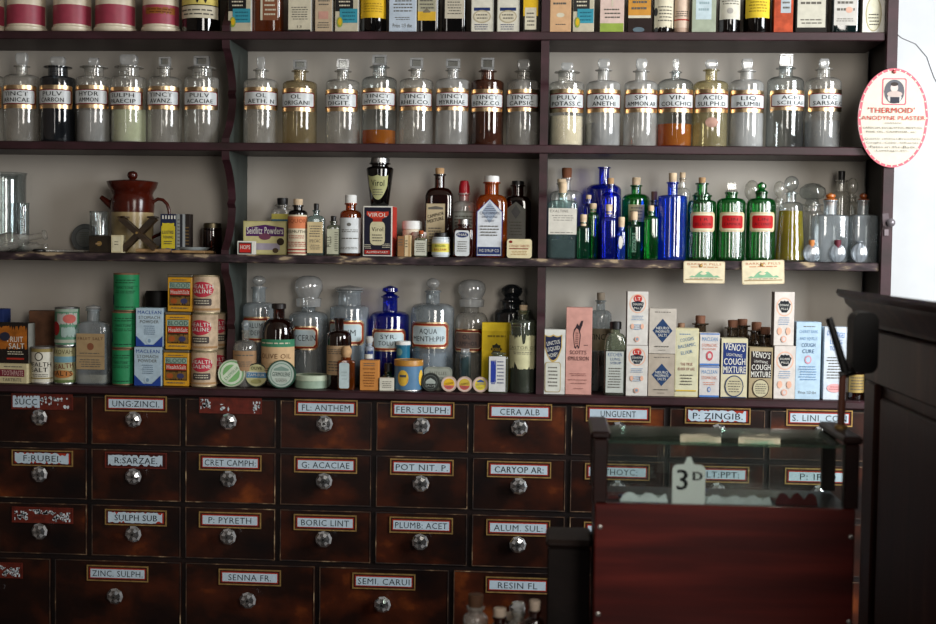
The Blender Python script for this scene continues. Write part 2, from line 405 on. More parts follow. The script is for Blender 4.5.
LZ = [min(ZC-.0432, Z_(423, 409.5, 0)), Z_(423, 467, 0), Z_(423, 525, 0), Z_(383, 581, 0), .335]
first = True
def drawer(row, col, xa, xb, txt):
    za, zb = RZ[row+1]+.0065, RZ[row]-.0065; xa += .0065; xb -= .0065; cx = (xa+xb)/2
    if row == 3: cx += {0: .0, 1: .0, 2: .0, 3: .0, 4: .05}.get(col, 0)*0
    d = MB().box(xa, xb, -.002, .0225, za, zb, DRAWERW, .0015)
    t = .0022
    for q in ((xa, xb, za, za+t), (xa, xb, zb-t, zb), (xa, xa+t, za+t, zb-t), (xb-t, xb, za+t, zb-t)): d.box(q[0], q[1], -.0038, -.0018, q[2], q[3], SCUFF)
    d = d.build('drawer', dc)
    lz = LZ[row]; w, h = .0805, .0205
    if txt and '#' not in txt: d['label'] = 'drawer lettered ' + txt.replace(':', ' ').replace('.', ' ').strip()
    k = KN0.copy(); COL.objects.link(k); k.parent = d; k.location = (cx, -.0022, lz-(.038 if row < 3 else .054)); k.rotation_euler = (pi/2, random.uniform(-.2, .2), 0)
    if row > 3: return
    c = chip.get((row, col), 0); p = MB(); fr = BRASS if c < 2 and (row, col) not in ((1, 2), (0, 1)) else BARE
    y0, y1 = -.0056, -.0022
    for q in ((cx-w, cx+w, lz+h-.003, lz+h), (cx-w, cx+w, lz-h, lz-h+.003), (cx-w, cx-w+.003, lz-h+.003, lz+h-.003), (cx+w-.003, cx+w, lz-h+.003, lz+h-.003)):
        p.box(q[0], q[1], y0, y1, q[2], q[3], fr)
    p.box(cx-w+.003, cx+w-.003, -.0042, -.0022, lz-h+.003, lz+h-.003, DRED if c < 2 else BARE)
    mp = flat(-.0042); ops = []
    if c < 2 and fr is BRASS: ops.append(('r', .045, .955, .17, .83, REDL))
    if c == 0: ops.append(('r', .06, .94, .24, .78, PLATEW))
    elif c == 1: ops.append(('jag', .05, .93, .16, .86, PLATEW, row*7+col))
    elif c == 2: ops += [('jag', .02, .46, .12, .9, PLATEW, 5), ('fk', .46, .66, .15, .7, FLAKE, 6, 14), ('fk', .68, .92, .2, .45, FLAKE, 7, 9), ('fk', .7, .95, .6, .95, FLAKE, 8, 3)]
    elif row == 0: ops += [('fk', .02, .18, .1, .75, FLAKE, 5, 22), ('fk', .86, .98, .2, .95, FLAKE, 9, 12), ('fk', .2, .6, .4, .95, FLAKE, 11, 4)]
    else: ops += [('fk', .04, .26, .25, .85, FLAKE, 5, 26), ('fk', .26, .7, .15, .45, FLAKE, 8, 24), ('fk', .66, .96, .3, .9, FLAKE, 9, 34)]
    if txt and '#' not in txt:
        L = len(txt); hw = min(.41, L*.036+.02); bold = .045 if (row, col) in ((1, 6), (1, 2), (2, 2), (0, 8), (1, 8)) else .005
        x0, x1 = (.5-hw, .5+hw) if c < 2 else (.06, .42)
        ops.append(('t', x0, x1, .33, .70, txt, P('30363a', .6), bold))
    p.art(mp, cx-w, cx+w, lz-h, lz+h, ops, .0002)
    p.build('label_plate', d)
for r0 in range(3):
    for c0 in range(10):
        drawer(r0, c0, CB[c0], CB[c0+1] if c0 < 9 else .785, rl.get((r0, c0), ''))
for i in range(len(R4)-1):
    drawer(3, i, R4[i], R4[i+1], r4t[i] if i < 5 else ''); drawer(4, i, R4[i], R4[i+1], '')
bpy.data.objects.remove(KN0)
# ================================================================== bottle, carton and tin builders
def geo(x0, x1, yref, Y):
    cx = (x0+x1)/2; return X_(cx, yref, Y), (X_(x1, yref, Y)-X_(x0, yref, Y)), cx
def stopper(kind, r, zl, ztop, mat, rn):
    """kind of stopper, half width, rim height, top height, neck radius; returns a builder in the thing's frame"""
    q = MB(); h = ztop-zl
    if kind == 'tab':      # upright flat glass tab with a hollow, on a round plug
        q.loft([(zl-.012, rn*.8, rn*.8), (zl+.001, rn*.9, rn*.9), (zl+.003, rn*1.05, rn*1.05), (zl+.005, rn*.6, rn*.6)], mat, 20)
        t = r*.45; z0 = zl+.004
        w = r*.32
        q.box(-r, r, -t, t, z0, z0+w*.9, mat, .001); q.box(-r, r, -t, t, ztop-w, ztop, mat, .001)
        q.box(-r, -r+w, -t, t, z0+w*.9, ztop-w, mat, 0); q.box(r-w, r, -t, t, z0+w*.9, ztop-w, mat, 0)
        q.box(-r+w, r-w, -t*.3, t*.3, z0+w*.9, ztop-w, WET, 0)
    elif kind == 'block':  # solid faceted block
        q.loft([(zl-.012, rn*.8, rn*.8), (zl+.001, rn*.9, rn*.9), (zl+.003, rn*.95, rn*.95), (zl+.005, r*.6, r*.5)], mat, 20)
        q.loft([(zl+.004, r*.75, r*.5, 8), (zl+.004+h*.25, r, r*.62, 8), (ztop-h*.18, r, r*.62, 8), (ztop, r*.82, r*.5, 8)], mat, 24)
    elif kind == 'ball':
        q.loft([(zl-.012, rn*.8, rn*.8), (zl+.002, rn*.9, rn*.9), (zl+.004, r*.35, r*.35)], mat, 20)
        q.lathe([(r*.35, zl+.003)]+[(max(.0005, r*sin(a)), (zl+ztop)/2+.002+(h/2-.002)*-cos(a)) for a in [pi*(.14+.86*i/12) for i in range(13)]], mat, 24)
    elif kind == 'dome':   # big hollow dome lid over a wide collar
        q.lathe([(r*.86, zl-.004), (r*.9, zl+h*.22), (r*.72, zl+h*.26), (r*.80, zl+h*.34), (r*.97, zl+h*.5), (r, zl+h*.66), (r*.92, zl+h*.83), (r*.7, zl+h*.94), (r*.35, ztop-.0005), (.0006, ztop)], mat, 28)
    elif kind == 'disc':   # wide flat glass lid with a button
        q.lathe([(rn*.9, zl-.01), (rn, zl), (r, zl+h*.25), (r*1.02, zl+h*.4), (r*.85, zl+h*.62), (r*.4, zl+h*.78), (r*.28, zl+h*.85), (.0006, ztop)], mat, 28)
    elif kind == 'mush':
        q.lathe([(rn*.8, zl-.01), (rn*.9, zl), (rn*.7, zl+h*.2), (r*.8, zl+h*.28), (r, zl+h*.5), (r*.92, zl+h*.75), (r*.5, zl+h*.95), (.0006, ztop)], mat, 28)
    elif kind == 'point':
        q.lathe([(rn*.7, zl-.012), (rn*.9, zl), (rn*1.05, zl+.002), (rn*.5, zl+h*.25), (r, zl+h*.45), (r*.95, zl+h*.75), (r*.3, ztop-.001), (.0006, ztop)], mat, 16)
    elif kind == 'cork':
        q.lathe([(r*.82, zl-.010), (r*.93, zl), (r, zl+h*.5), (r*1.0, ztop-.001), (r*.9, ztop)], mat, 16)
    elif kind == 'round':
        q.lathe([(r*.6, zl-.008), (r*.7, zl), (r, zl+h*.35), (r, zl+h*.7), (r*.6, ztop-.0005), (.0006, ztop)], mat, 16)
    elif kind == 'cap':
        q.loft([(zl-.004, r, r, 2, 1), (ztop-.0015, r, r, 2, 1)], mat, 36, rib=18, ribd=.02)
        q.lathe([(r*.98, ztop-.0015), (r*.9, ztop)], mat, 24)
    elif kind == 'wax':
        q.lathe([(r*.95, zl-.02), (r, zl-.004), (r*1.12, zl), (r*1.1, zl+h*.5), (r*.8, ztop-.002), (r*.5, ztop)], mat, 20)
    return q
def bottle(name, label, cat, x0, x1, base, Y, lip, sh, nw, gl, st=None, lab=None, cont=None, n=2, dep=1.0, group=None, rz=0, lipk=1.25, shp=1.0,
           rib=0, ribd=0, taper=1.0, nb=None, foot=.92, lipt=.004):
    X, w, cx = geo(x0, x1, sh, Y); r = w/2; s = sc_(cx, sh, Y); ry = r*dep
    zb = lambda py: Z_(cx, py, Y)-base
    zL, zS = zb(lip), zb(sh); rn = nw*s/2; zN = zb(nb) if nb else zS+(zL-zS)*.45
    t = thing(name, label, cat, (X, Y, base), group, rz)
    m = 1 if rib else 0
    def sec(z, k, nn=None, rr=0): return (z, r*k, ry*k, nn or n)+((1,) if rr else ())
    secs = [(.0006, r*foot*.9*taper, ry*foot*.9*taper, n), (.0006, r*foot*taper, ry*foot*taper, n), (.005, r*taper, ry*taper, n)]
    if rib: secs += [(.010, r*taper, ry*taper, n, 1), (zS-.005, r, ry, n, 1)]
    secs.append((zS, r*.995, ry*.995, n))
    for i in range(1, 7):
        a = pi/2*i/6; k = sin(a)**shp
        rr = rn+(r-rn)*cos(a)**(.8 if shp >= 1 else 1.3); q = (rr-rn)/(r-rn+1e-9); nn = 2+(n-2)*q**2
        secs.append((zS+(zN-zS)*sin(a), rr, rn+(ry-rn)*q if ry > rn else rn, nn))
    secs += [(zL-lipt-.003, rn*.98, rn*.98, 2), (zL-lipt-.001, rn*1.0, rn*1.0, 2), (zL-lipt, rn*lipk, rn*lipk, 2), (zL-.0005, rn*lipk, rn*lipk, 2), (zL, rn*.98, rn*.98, 2), (zL-.006, rn*.8, rn*.8, 2)]
    if rib:
        b = MB().loft(secs, gl, rib*4, c0=True, c1=False, rib=rib, ribd=ribd)
    else: b = MB().loft(secs, gl, 36 if n == 2 else 40, c1=False)
    b.build('bottle_body', t)
    if cont:
        cm, cy = cont[0], cont[1]; zc = min(zb(cy), zS+.004) if len(cont) < 3 else zb(cy); k = .93
        c = MB().loft([(.004, r*k*foot*taper, ry*k*foot*taper, n), (.008, r*k*taper, ry*k*taper, n), (zc, r*k*(1 if taper == 1 else 1-(1-1)*0), ry*k, n)] if taper == 1 else
                      [(.004, r*k*foot*taper, ry*k*foot*taper, n), (.008, r*k*taper, ry*k*taper, n), (zc, r*k*(taper+(1-taper)*zc/zS), ry*k*(taper+(1-taper)*zc/zS), n)], cm, 32)
        c.build('contents', t)
    if st:
        kind, sw, sy, sm = st[:4]; stopper(kind, sw*s/2, zL, zb(sy), sm, rn).build('stopper', t)['label'] = {'cork': 'cork stopper', 'cap': 'screw cap', 'wax': 'sealed cap'}.get(kind, 'glass stopper')
    if lab:
        a, b2, c, d, ops = lab[:5]; am = lab[5] if len(lab) > 5 else 0
        z0, z1 = zb(d), zb(c); q = MB()
        rr = r*(taper+(1-taper)*((z0+z1)/2)/zS) if taper != 1 else r
        if n <= 2.01:
            f = lambda x: r*asin(max(-.97, min(.97, (x-cx)*s/r)))
            u0, u1 = (f(a), f(b2)) if not (len(lab) > 6) else (-lab[6]*r, lab[6]*r)
            q.art(cyl(rr*(1+ribd)+.0004, ry*(1+ribd)+.0004), u0, u1, z0, z1, ops)
        else: q.art(flat(-ry-.0003), (a-cx)*s, (b2-cx)*s, z0, z1, ops)
        o = q.build('label', t)
        if am: o.rotation_euler = (0, 0, am)
    return t
def carton(name, label, x0, x1, top, base, Yf, dep, mat, ops, rz=0, group=None, cat='box', side=None, bev=.0008, lean=0, sops=None):
    """a printed box; x0, x1, top measured on its front face at depth Yf"""
    X, w, cx = geo(x0, x1, top, Yf); h = Z_(cx, top, Yf)-base; D = dep
    m = MB().box(-w/2, w/2, 0, D, .0003, h, mat, bev)
    m.art(flat(-.0001), -w/2+bev, w/2-bev, bev, h-bev, ops, .0002)
    if side is not None or sops:
        for sg in (1, -1):
            m.art(lambda u, v, e: (sg*(w/2+e), u*sg, v), *((bev, D-bev) if sg > 0 else (-D+bev, -bev)), bev, h-bev, [('r', 0, 1, 0, 1, side)]+(sops or []), .0002)
    o = m.build(name, loc=(X, Yf, base)); o.rotation_euler = (lean, 0, rz)
    return tag(o, label, cat, group)
def tin(name, label, x0, x1, top, base, Y, mat, ops, span=1.35, rim=None, lid=None, cat='tin', group=None, rot=0, lidh=0, loc_cx=None):
    """a round can with rolled rims; print wraps its front"""
    X, w, cx = geo(x0, x1, top, Y); r = w/2; h = Z_(cx, top, Y+0)-base; t = thing(name, label, cat, (X, Y, base), group, rot)
    b = MB(); rm = rim or SILVER
    b.lathe([(r*.9, .002), (r*.97, .0005), (r, .001), (r, .003), (r*.985, .004)], rm, 36, c1=False)
    b.lathe([(r*.985, .004), (r*.985, h-.004-lidh)], mat, 36, c0=False, c1=False)
    b.art(cyl(r*.985), -span*r, span*r, .004, h-.004-lidh, ops)
    b.build('can_body', t)
    l = MB(); lm = lid or rm
    if lidh: l.lathe([(r*.99, h-.004-lidh), (r*1.02, h-.003-lidh), (r*1.02, h-.001), (r*1.0, h), (r*.93, h), (r*.92, h-.001)], lm, 36, c0=False)
    else: l.lathe([(r*.985, h-.004), (r, h-.003), (r, h-.0005), (r*.97, h), (r*.94, h-.0015), (r*.2, h-.0012)], lm, 36, c0=False)
    l.build('lid', t); return t
def disc_tin(name, label, cx, cy, rpx, Yf, thick, mat, ops, rim, cat='tin', lean=.12, rz=0, group=None, ry=None, base=ZC):
    """a flat round tin standing on edge and leaning back"""
    s = sc_(cx, cy, Yf); r = rpx*s; X = X_(cx, cy, Yf)
    t = thing(name, label, cat, (X, Yf, base), group, rz); t.rotation_euler = (-lean, 0, rz)
    b = MB(); N = 36
    def ring(rad, y): return [(rad*cos(2*pi*i/N), y, r+rad*sin(2*pi*i/N)) for i in range(N)]
    rows = [ring(r*.9, 0), ring(r*.93, -.001), ring(r*.98, -.001), ring(r, .0008), ring(r, thick-.001), ring(r*.97, thick)]
    vs = [p for q in rows for p in q]; fs = []
    for j in range(len(rows)-1):
        for i in range(N): fs.append((j*N+i, j*N+(i+1) % N, (j+1)*N+(i+1) % N, (j+1)*N+i))
    fs.append(tuple(range((len(rows)-1)*N, len(rows)*N)))
    b.add(vs, fs, rim); b.add(ring(r*.9, 0), [tuple(range(N))], mat)
    b.build('tin_body', t)
    MB().art(flat(-.0002), -r*.88, r*.88, r*.12, r*1.88, ops).build('lid_print', t); return t

# ------------------------------------------------------------------ the lettered shop rounds of the upper shelf
def jar_ops(l1, l2, panel='c4c8c8', worn=0):
    pm = P(panel, .35, .12)
    o = [('oc', 0, 1, 0, 1, GOLD, .003), ('oc', .035, .965, .17, .83, INK, .002), ('oc', .045, .955, .19, .81, P('8c2018', .5), .002), ('oc', .065, .935, .22, .78, pm, .0015)]
    if l1: o.append(('t', .5-len(l1)*.055, .5+len(l1)*.055, .28, .46, l1, INK, .05))
    if l2:
        k = min(.36, len(l2)*.044); o.append(('t', .5-k, .5+k, .54, .72, l2, INK, .05))
    return o
def jar(label, cx, w, lip, sh, nw, nb, stop, l1, l2, gl=CLEAR, cont=None, ly=(90, 114), Y=.062, rot=0, panel='c4c8c8', span=1.28):
    x0, x1 = cx-w/2, cx+w/2
    return bottle('apothecary_bottle', label, 'bottle', x0, x1, ZS2, Y, lip, sh, nw, gl, stop,
                  (x0, x1, ly[0], ly[1], jar_ops(l1, l2, panel), rot, span), cont, lipk=1.42, nb=nb, foot=.96, lipt=.0025, group='lettered apothecary bottles on the upper shelf')
A = 'apothecary bottle'
POW = P('e4d8b8', .9); CHAR = P('20242a', .8); PALEG = P('c0c8a4', .9, .1); GREYP = P('85878a', .8); 
AMBL = liquid('amber_liquid', 'e88410', .35); HONEY = liquid('honey_liquid', 'a86c20', .5); MILK = liquid('milky_liquid', 'ccd0d4', .1)
BRNST = liquid('brown_residue', '7c4028', .25); PALEL = liquid('pale_liquid', 'b4bcc4', .45); YEL = liquid('yellow_liquid', 'c8b418', .4)
GRN2 = liquid('dark_green_liquid', '1c2c20', .3)
jar('clear glass apothecary bottle half hidden beyond the one lettered TINCT ARNICAE', -13, 34, 65, 79, 10, 75, ('tab', 11, 53, STOP), 'PULV', 'RHEI', ly=(87, 110))
jar('clear narrow-necked apothecary bottle lettered TINCT ARNICAE with angular glass stopper', 22, 34, 66, 79, 11, 75, ('block', 11, 53, STOP), 'TINCT', 'ARNICAE', ly=(87, 110))
jar('wide-necked apothecary bottle of charcoal powder lettered PULV CARBON', 58, 34, 67, 80, 19, 77, ('block', 14, 57, STOP), 'PULV', 'CARBON', SOOT, (CHAR, 81), ly=(87, 110))
jar('wide-necked apothecary bottle of grey powder lettered HYDR AMMON', 94, 34, 67, 80, 19, 77, ('block', 10, 58, STOP), 'HYDR', 'AMMON', CLEAR, (GREYP, 112), ly=(87, 110))
jar('wide-necked apothecary bottle of pale green powder lettered SULPH PRAECIP', 129, 35, 67, 80, 20, 77, ('block', 17, 55, STOP), 'SULPH', 'PRAECIP', CLEAR, (PALEG, 110), ly=(89, 111), rot=-.12)
jar('clear narrow-necked apothecary bottle lettered TINCT AVANZ with square stopper', 165, 33, 68, 81, 11, 77, ('tab', 11, 57, STOP), 'TINCT', 'AVANZ.', ly=(88, 111))
jar('clear wide-necked apothecary bottle lettered PULV ACACIAE', 202, 34, 68, 80, 20, 77, ('tab', 15, 56, STOP), 'PULV', 'ACACIAE', ly=(89, 111), rot=.1)
jar('empty clear apothecary bottle lettered OL AETH beside the scalloped divider', 261, 34, 70, 84, 11, 79, ('block', 8, 57, STOP), 'OL', 'AETH. N', ly=(89, 111), rot=.22)
jar('faintly brown apothecary bottle lettered OL ORIGANI', 300, 34, 71, 85, 12, 81, ('tab', 13, 60, STOP), 'OL', 'ORIGANI', YELLOWED, None, ly=(90, 113), rot=-.05)
jar('clear apothecary bottle lettered TINCT DIGIT', 343, 34, 71, 84, 12, 80, ('tab', 12, 59, STOP), 'TINCT', 'DIGIT.', ly=(91, 113), rot=-.12)
jar('apothecary bottle with amber liquid at the bottom lettered TINCT HYOSCY', 379.5, 35, 67, 82, 14, 77, ('tab', 14, 55, STOP), 'TINCT', 'HYOSCY.', WET, (AMBL, 131), ly=(90, 111))
jar('clear apothecary bottle lettered TINCT RHEI CO', 416.5, 34, 70, 83, 12, 79, ('tab', 13, 58, STOP), 'TINCT', 'RHEI.CO.', ly=(90, 112))
jar('clear apothecary bottle lettered TINCT MYRRHAE', 453, 34, 70, 83, 11, 79, ('tab', 14, 59, STOP), 'TINCT', 'MYRRHAE', CLOUD, ly=(90, 112))
jar('brown-stained apothecary bottle lettered TINCT BENZ CO', 487.5, 33, 71, 84, 13, 80, ('tab', 13, 58, STOP), 'TINCT', 'BENZ.CO.', STAINED, (BRNST, 134), ly=(91, 113))
jar('clear apothecary bottle lettered TINCT CAPSIC beside the straight divider', 523.5, 34, 71, 84, 13, 80, ('block', 13, 60, STOP), 'TINCT', 'CAPSIC.', ly=(91, 113), rot=-.06)
jar('wide-necked apothecary bottle of cream powder lettered PULV POTASS C', 567, 35, 72, 85, 18, 82, ('block', 12, 63, STOP), 'PULV', 'POTASS.C.', CLEAR, (POW, 117), ly=(91, 114))
jar('cloudy grey apothecary bottle lettered AQUA ANETHI', 603.5, 35, 70, 86, 12, 81, ('block', 12, 59, STOP), 'AQUA', 'ANETHI', CLOUD, (PALEL, 124), ly=(91, 114))
jar('clear apothecary bottle lettered SPT AMMON AR', 641, 34, 71, 86, 12, 81, ('block', 11, 59, STOP), 'SPT', 'AMMON.AR', CLOUD, ly=(91, 114))
jar('apothecary bottle part filled with orange-amber liquid lettered VIN COLCHICI', 675.5, 36, 72, 86, 9, 79, ('block', 6, 59, STOP), 'VIN', 'COLCHICI', WET, (AMBL, 125), ly=(91, 114))
t = jar('yellow-stained apothecary bottle with a brown spot lettered ACID SULPH D', 711, 35, 70, 86, 12, 81, ('block', 12, 60, STOP), 'ACID', 'SULPH.D.', glass('faintly_yellow_glass', 'f0e8c8', '54482c', .24, 'e8dcae'), None, ly=(91, 114))
_s = sc_(711, 123, .062)
MB().art(cyl(17.5*_s+.0004), -7*_s, 6*_s, Z_(711, 129, .062)-ZS2, Z_(711, 119, .062)-ZS2, [('e', 0, 1, 0, 1, P('a88474', .6, .3))]).build('stain', t)['label'] = 'brown spot on the glass'
jar('white-coated apothecary bottle lettered LIQ PLUMBI', 746.5, 35, 71, 86, 13, 80, ('block', 11, 59, STOP), 'LIQ', 'PLUMBI', CLOUD, (MILK, 90), ly=(92, 114))
jar('clear apothecary bottle with a tall square glass stopper lettered ACET SCILLAE', 785.5, 37, 68, 83, 14, 77, ('tab', 13, 54, STOP), 'ACET', 'SCILLAE', WET, ly=(92, 112), rot=.2)
jar('apothecary bottle with pale sediment lettered DEC SARSAE at the end of the row', 823.5, 36, 69, 84, 13, 78, ('block', 10, 59, STOP), 'DEC', 'SARSAE.C', CLEAR, (PALEL, 122), ly=(91, 113), rot=.15)
# ================================================================== top shelf: cut off by the edge of the photo
def prnt(*a): return list(a)
PINK = P('98384a', .45, .12); CERAM = P('d8ccb4', .3, .1); PAPER = P('c8c0a8', .8); PAPERW = P('d4d2c8', .75); TAN = P('c09a68', .8); INKB = P('1c2c5c', .6)
BLUEP = P('24448c', .6); TEAL = P('348a9c', .6); YELP = P('d0a820', .6); PALEB = P('b4c0cc', .7); ORG = P('c08838', .7); LINE = P('5c5850', .7); DBLUE = P('1c2444', .6)
def cjar(label, x0, x1, stain=False):
    Y = .06; X, w, cx = geo(x0, x1, 20, Y); r = w/2; t = thing('ceramic_jar', label, 'jar', (X, Y, ZS1), 'cream ceramic jars with pink label bands', 0)
    b = MB(); b.lathe([(r*.86, .0005), (r*.92, .002), (r, .008), (r, .014), (r*.93, .018), (r*.92, .098), (r*.99, .103), (r*.99, .110), (r*.9, .113)], CERAM, 36, c1=False); b.build('jar_body', t)
    l = MB().lathe([(r*.9, .1132), (r*1.0, .114), (r*1.0, .120), (r*.8, .128), (r*.3, .132), (r*.2, .137), (r*.22, .145), (.0006, .148)], CERAM, 36, c0=False); l.build('lid', t)
    q = MB(); ops = [('r', 0, 1, 0, 1, PINK)]
    if stain: ops += [('jag', .3, .85, .12, .5, P('8c5420', .5), 3), ('l', .34, .8, .18, .46, P('5c2c10'), 2)]
    q.art(cyl(r*.935), -1.5*r, 1.5*r, .0215, .070, ops); q.build('label_band', t)
for k, (a, b2, l) in enumerate([(-24, 5, 'cream ceramic jar with pink band, only its edge showing, first on the top shelf'), (7, 46, 'second cream ceramic jar with pink band on the top shelf'),
        (53, 92, 'third cream ceramic jar with pink band on the top shelf'), (95, 136, 'fourth cream ceramic jar with pink band, beside the stained one'), (142, 180, 'cream ceramic jar whose pink band has a brown stain')]):
    cjar(l, a, b2, k == 4)
bottle('medicine_bottle', 'dark glass bottle with yellow and cream label on the top shelf beside ceramic jars', 'bottle', 183, 220, ZS1, .06, -40, -22, 14, BLACKG, ('cork', 10, -48, CORK),
       (184, 219, -18, 21, [('r', 0, 1, 0, 1, P('cdbb64', .6)), ('r', 0, 1, .68, 1, PAPER), ('t', .42, .78, .35, .62, 'W', INK), ('l', .1, .9, .75, .95, LINE, 2), ('r', 0, 1, .66, .685, INK)], 0, 1.3), rz=0)
tealops = [('r', 0, 1, 0, 1, P('b8b098', .7)), ('r', 0, .8, 0, .68, BLACK), ('l', .12, .7, .5, .62, PAPER, 2), ('l', .12, .7, .05, .4, PAPER, 4), ('r', .2, 1, .64, .86, TEAL), ('l', .28, .9, .67, .84, P('206070'), 3), ('e', .08, .34, .77, .93, P('8c9c3c')), ('e', .13, .29, .79, .9, YELP)]
SIDEW = P('c4c4c0', .8); SIDEB = P('16120f', .6)
def tc(label, x0, x1, mat, ops, hgt=.155, side=SIDEW, name='medicine_carton', Yf=.012, dep=.04, rz=-.03, grp='cartons on the top shelf'):
    X, w, cx = geo(x0, x1, 15, Yf); m = MB().box(-w/2, w/2, 0, dep, .0003, hgt, mat, .0008)
    zt = Z_(cx, 0, Yf)-ZS1
    m.art(flat(-.0001), -w/2+.0008, w/2-.0008, .001, zt*2, ops, .0002)
    m.art(flat(-.0001), -w/2+.002, w/2-.002, zt*2.1, hgt-.004, [('l', .1, .9, .1, .9, LINE, 4)], .0002)
    m.art(lambda u, v, e: (w/2+e, u, v), .001, dep-.001, .001, hgt-.001, [('r', 0, 1, 0, 1, side)], .0002)
    o = m.build(name, loc=(X, Yf, ZS1)); o.rotation_euler = (0, 0, rz); tag(o, label, 'box', grp)
def L(x0, x1, y0, y1, n=5, c=LINE): return ('l', x0, x1, y0, y1, c, n)
def tb(label, x0, x1, gl, lx0, lx1, ly1, ops, sq=6, dep=.7):
    bottle('medicine_bottle', label, 'bottle', x0, x1, ZS1, .04, -42, -20, 12, gl, ('cork', 9, -50, CORK), (lx0, lx1, -14, ly1, ops), n=sq, dep=dep, group='bottles on the top shelf')
tc('black and cream carton with teal patch, first of its kind on the top shelf', 228, 251, PAPER, tealops)
tb('yellow-brown glass bottle with brown label on the top shelf', 255, 283, AMBER, 263, 280, 22, [('r', 0, 1, 0, 1, P('7c4c34')), L(.2, .9, .4, .9, 4, PAPER), ('r', 0, .12, 0, 1, PAPER)])
tc('cream printed carton after the yellow-brown bottle on the top shelf', 288, 311, PAPER, [L(.12, .88, .6, .82, 6), ('t', .4, .6, .9, .94, '13', LINE), ('r', 0, 1, .965, 1, BLACK)])
tc('tan carton with faded pink print on the top shelf', 315, 332, P('b8a488', .8), [L(.12, .88, .1, .6, 9), ('r', .2, .8, .68, .8, P('c09080')), L(.12, .88, .84, .95, 3)])
tc('black and cream carton with teal patch, next to the yellow-labelled bottle', 335, 358, PAPER, tealops)
tb('dark bottle with bright yellow label beside the pale blue-grey carton', 361, 387, BLACKG, 362, 386.5, 20, [('r', 0, 1, 0, 1, YELP), L(.15, .85, .55, .85, 4, P('a08018'))], 2.01, 1)
tc('pale blue-grey printed carton on the top shelf', 389, 416, PALEB, [L(.12, .88, .44, .7, 5), L(.2, .8, .76, .82, 2), ('t', .14, .86, .87, .93, 'Price 1/3 the', LINE, 0)])
tb('dark square bottle with mustard-bordered label on the top shelf', 418, 440, BLACKG, 419, 437, 22, [('r', 0, 1, 0, 1, P('9c9880')), ('r', 0, 1, .75, 1, P('c8a030')), L(.1, .9, .3, .7, 4), ('up', .3, .7, .66, .78, P('746c58'), .7)])
tb('dark square bottle with plain cream label on the top shelf', 443, 467, BLACKG, 446, 465, 20, [('r', 0, 1, 0, 1, P('b8b09c')), L(.12, .88, .4, .9, 6)])
bo = [('r', .03, .97, 0, .99, P('ccc8b8')), ('r', .12, .88, .62, .67, INKB), ('e', .08, .92, .66, .86, P('a89c80')), ('e', .13, .87, .68, .84, PAPER), L(.2, .8, .71, .81, 2), L(.15, .85, .87, .97, 3, INKB)]
tc('white carton with blue arch and oval, first of a pair on the top shelf', 471, 493, P('a8a494'), bo)
tc('white carton with blue arch and oval, second of a pair on the top shelf', 497, 519, P('a8a494'), bo)
tc('narrow carton with yellow top and cream label on the top shelf', 523, 540, P('26221c'), [('r', 0, .9, 0, .75, YELP), ('r', .1, .8, .62, .96, PAPER), L(.18, .72, .68, .92, 4)])
tc('tan kraft carton just past the straight divider on the top shelf', 550, 571, P('c8a078', .8), [('e', .3, .7, .7, .77, PAPER), L(.12, .88, .35, .6, 3), L(.2, .8, .86, .9, 1)])
tc('black and cream carton with teal patch, beside the tan kraft carton', 573, 594, PAPER, tealops)
tc('pinkish cream carton with green foot on the top shelf', 600, 624, P('ccb4a8'), [('r', 0, 1, .86, 1, P('8ca044')), ('r', .48, .54, .3, .6, PAPER), L(.12, .88, .62, .8, 3)])
tc('dark carton with orange-brown label on the top shelf', 628, 652, P('241814'), [('r', 0, .96, 0, .74, ORG), ('r', 0, .96, .74, .78, PAPER), L(.12, .84, .2, .68, 5), ('e', .2, .7, .92, 1, P('586870'))])
tb('round dark bottle with torn cream label on the top shelf', 654, 674, BLACKG, 655, 673.5, 28, [('jag', 0, 1, 0, 1.05, PAPER, 4), L(.2, .9, .5, .9, 5), ('e', 0, .2, .55, .75, BLACK)], 2.01, 1)
tb('slim round container with cream and pink printed wrap on the top shelf', 674.6, 690, P('b89c88'), 675, 689.5, 29, [('r', 0, 1, 0, 1, P('ccb4a0')), ('r', 0, 1, .3, .33, RED), ('r', 0, 1, .8, .83, RED), L(.1, .9, .6, .75, 3)], 2.01, 1)
tc('grey-green carton with pale blue panel on the top shelf', 692, 716, P('98a08c'), [('r', .15, .82, 0, .8, P('b4c4c8')), L(.25, .75, .2, .7, 5, P('8ca0a4'))])
tb('dark bottle with pale label between grey-green carton and yellow-labelled bottle', 719, 741, BLACKG, 720, 740, 21, [('r', 0, 1, 0, 1, P('c4c0b0')), L(.12, .88, .3, .6, 4), ('e', .35, .6, .68, .85, P('98948c'))], 2.01, 1)
tb('dark bottle with bright yellow label beside the orange-red carton', 744, 771, BLACKG, 745.5, 769, 20, [('r', 0, 1, 0, 1, P('d0b430')), L(.15, .85, .5, .85, 4, P('8c7418'))], 2.01, 1)
tc('orange-red worn carton with grey label on the top shelf', 774, 793, P('b04c30', .8, .35), [('r', .35, .9, .3, .7, P('a8b0b4')), L(.42, .84, .35, .66, 4)])
tc('dark carton with broad cream label on the top shelf', 796, 827, P('1c1814'), [('r', .04, .96, 0, .92, P('bcb8a8')), L(.1, .9, .1, .6, 5), L(.1, .9, .78, .88, 2)])
tb('teal-black bottle with cream label on the top shelf', 832, 859, glass('teal_black_glass', '204848', '041010', .4, '103030'), 833, 856, 27, [('r', 0, 1, 0, 1, P('b8b4ac')), L(.1, .9, .2, .7, 3), ('e', .5, .8, .55, .7, P('c89c88')), L(.1, .9, .82, .92, 2)])
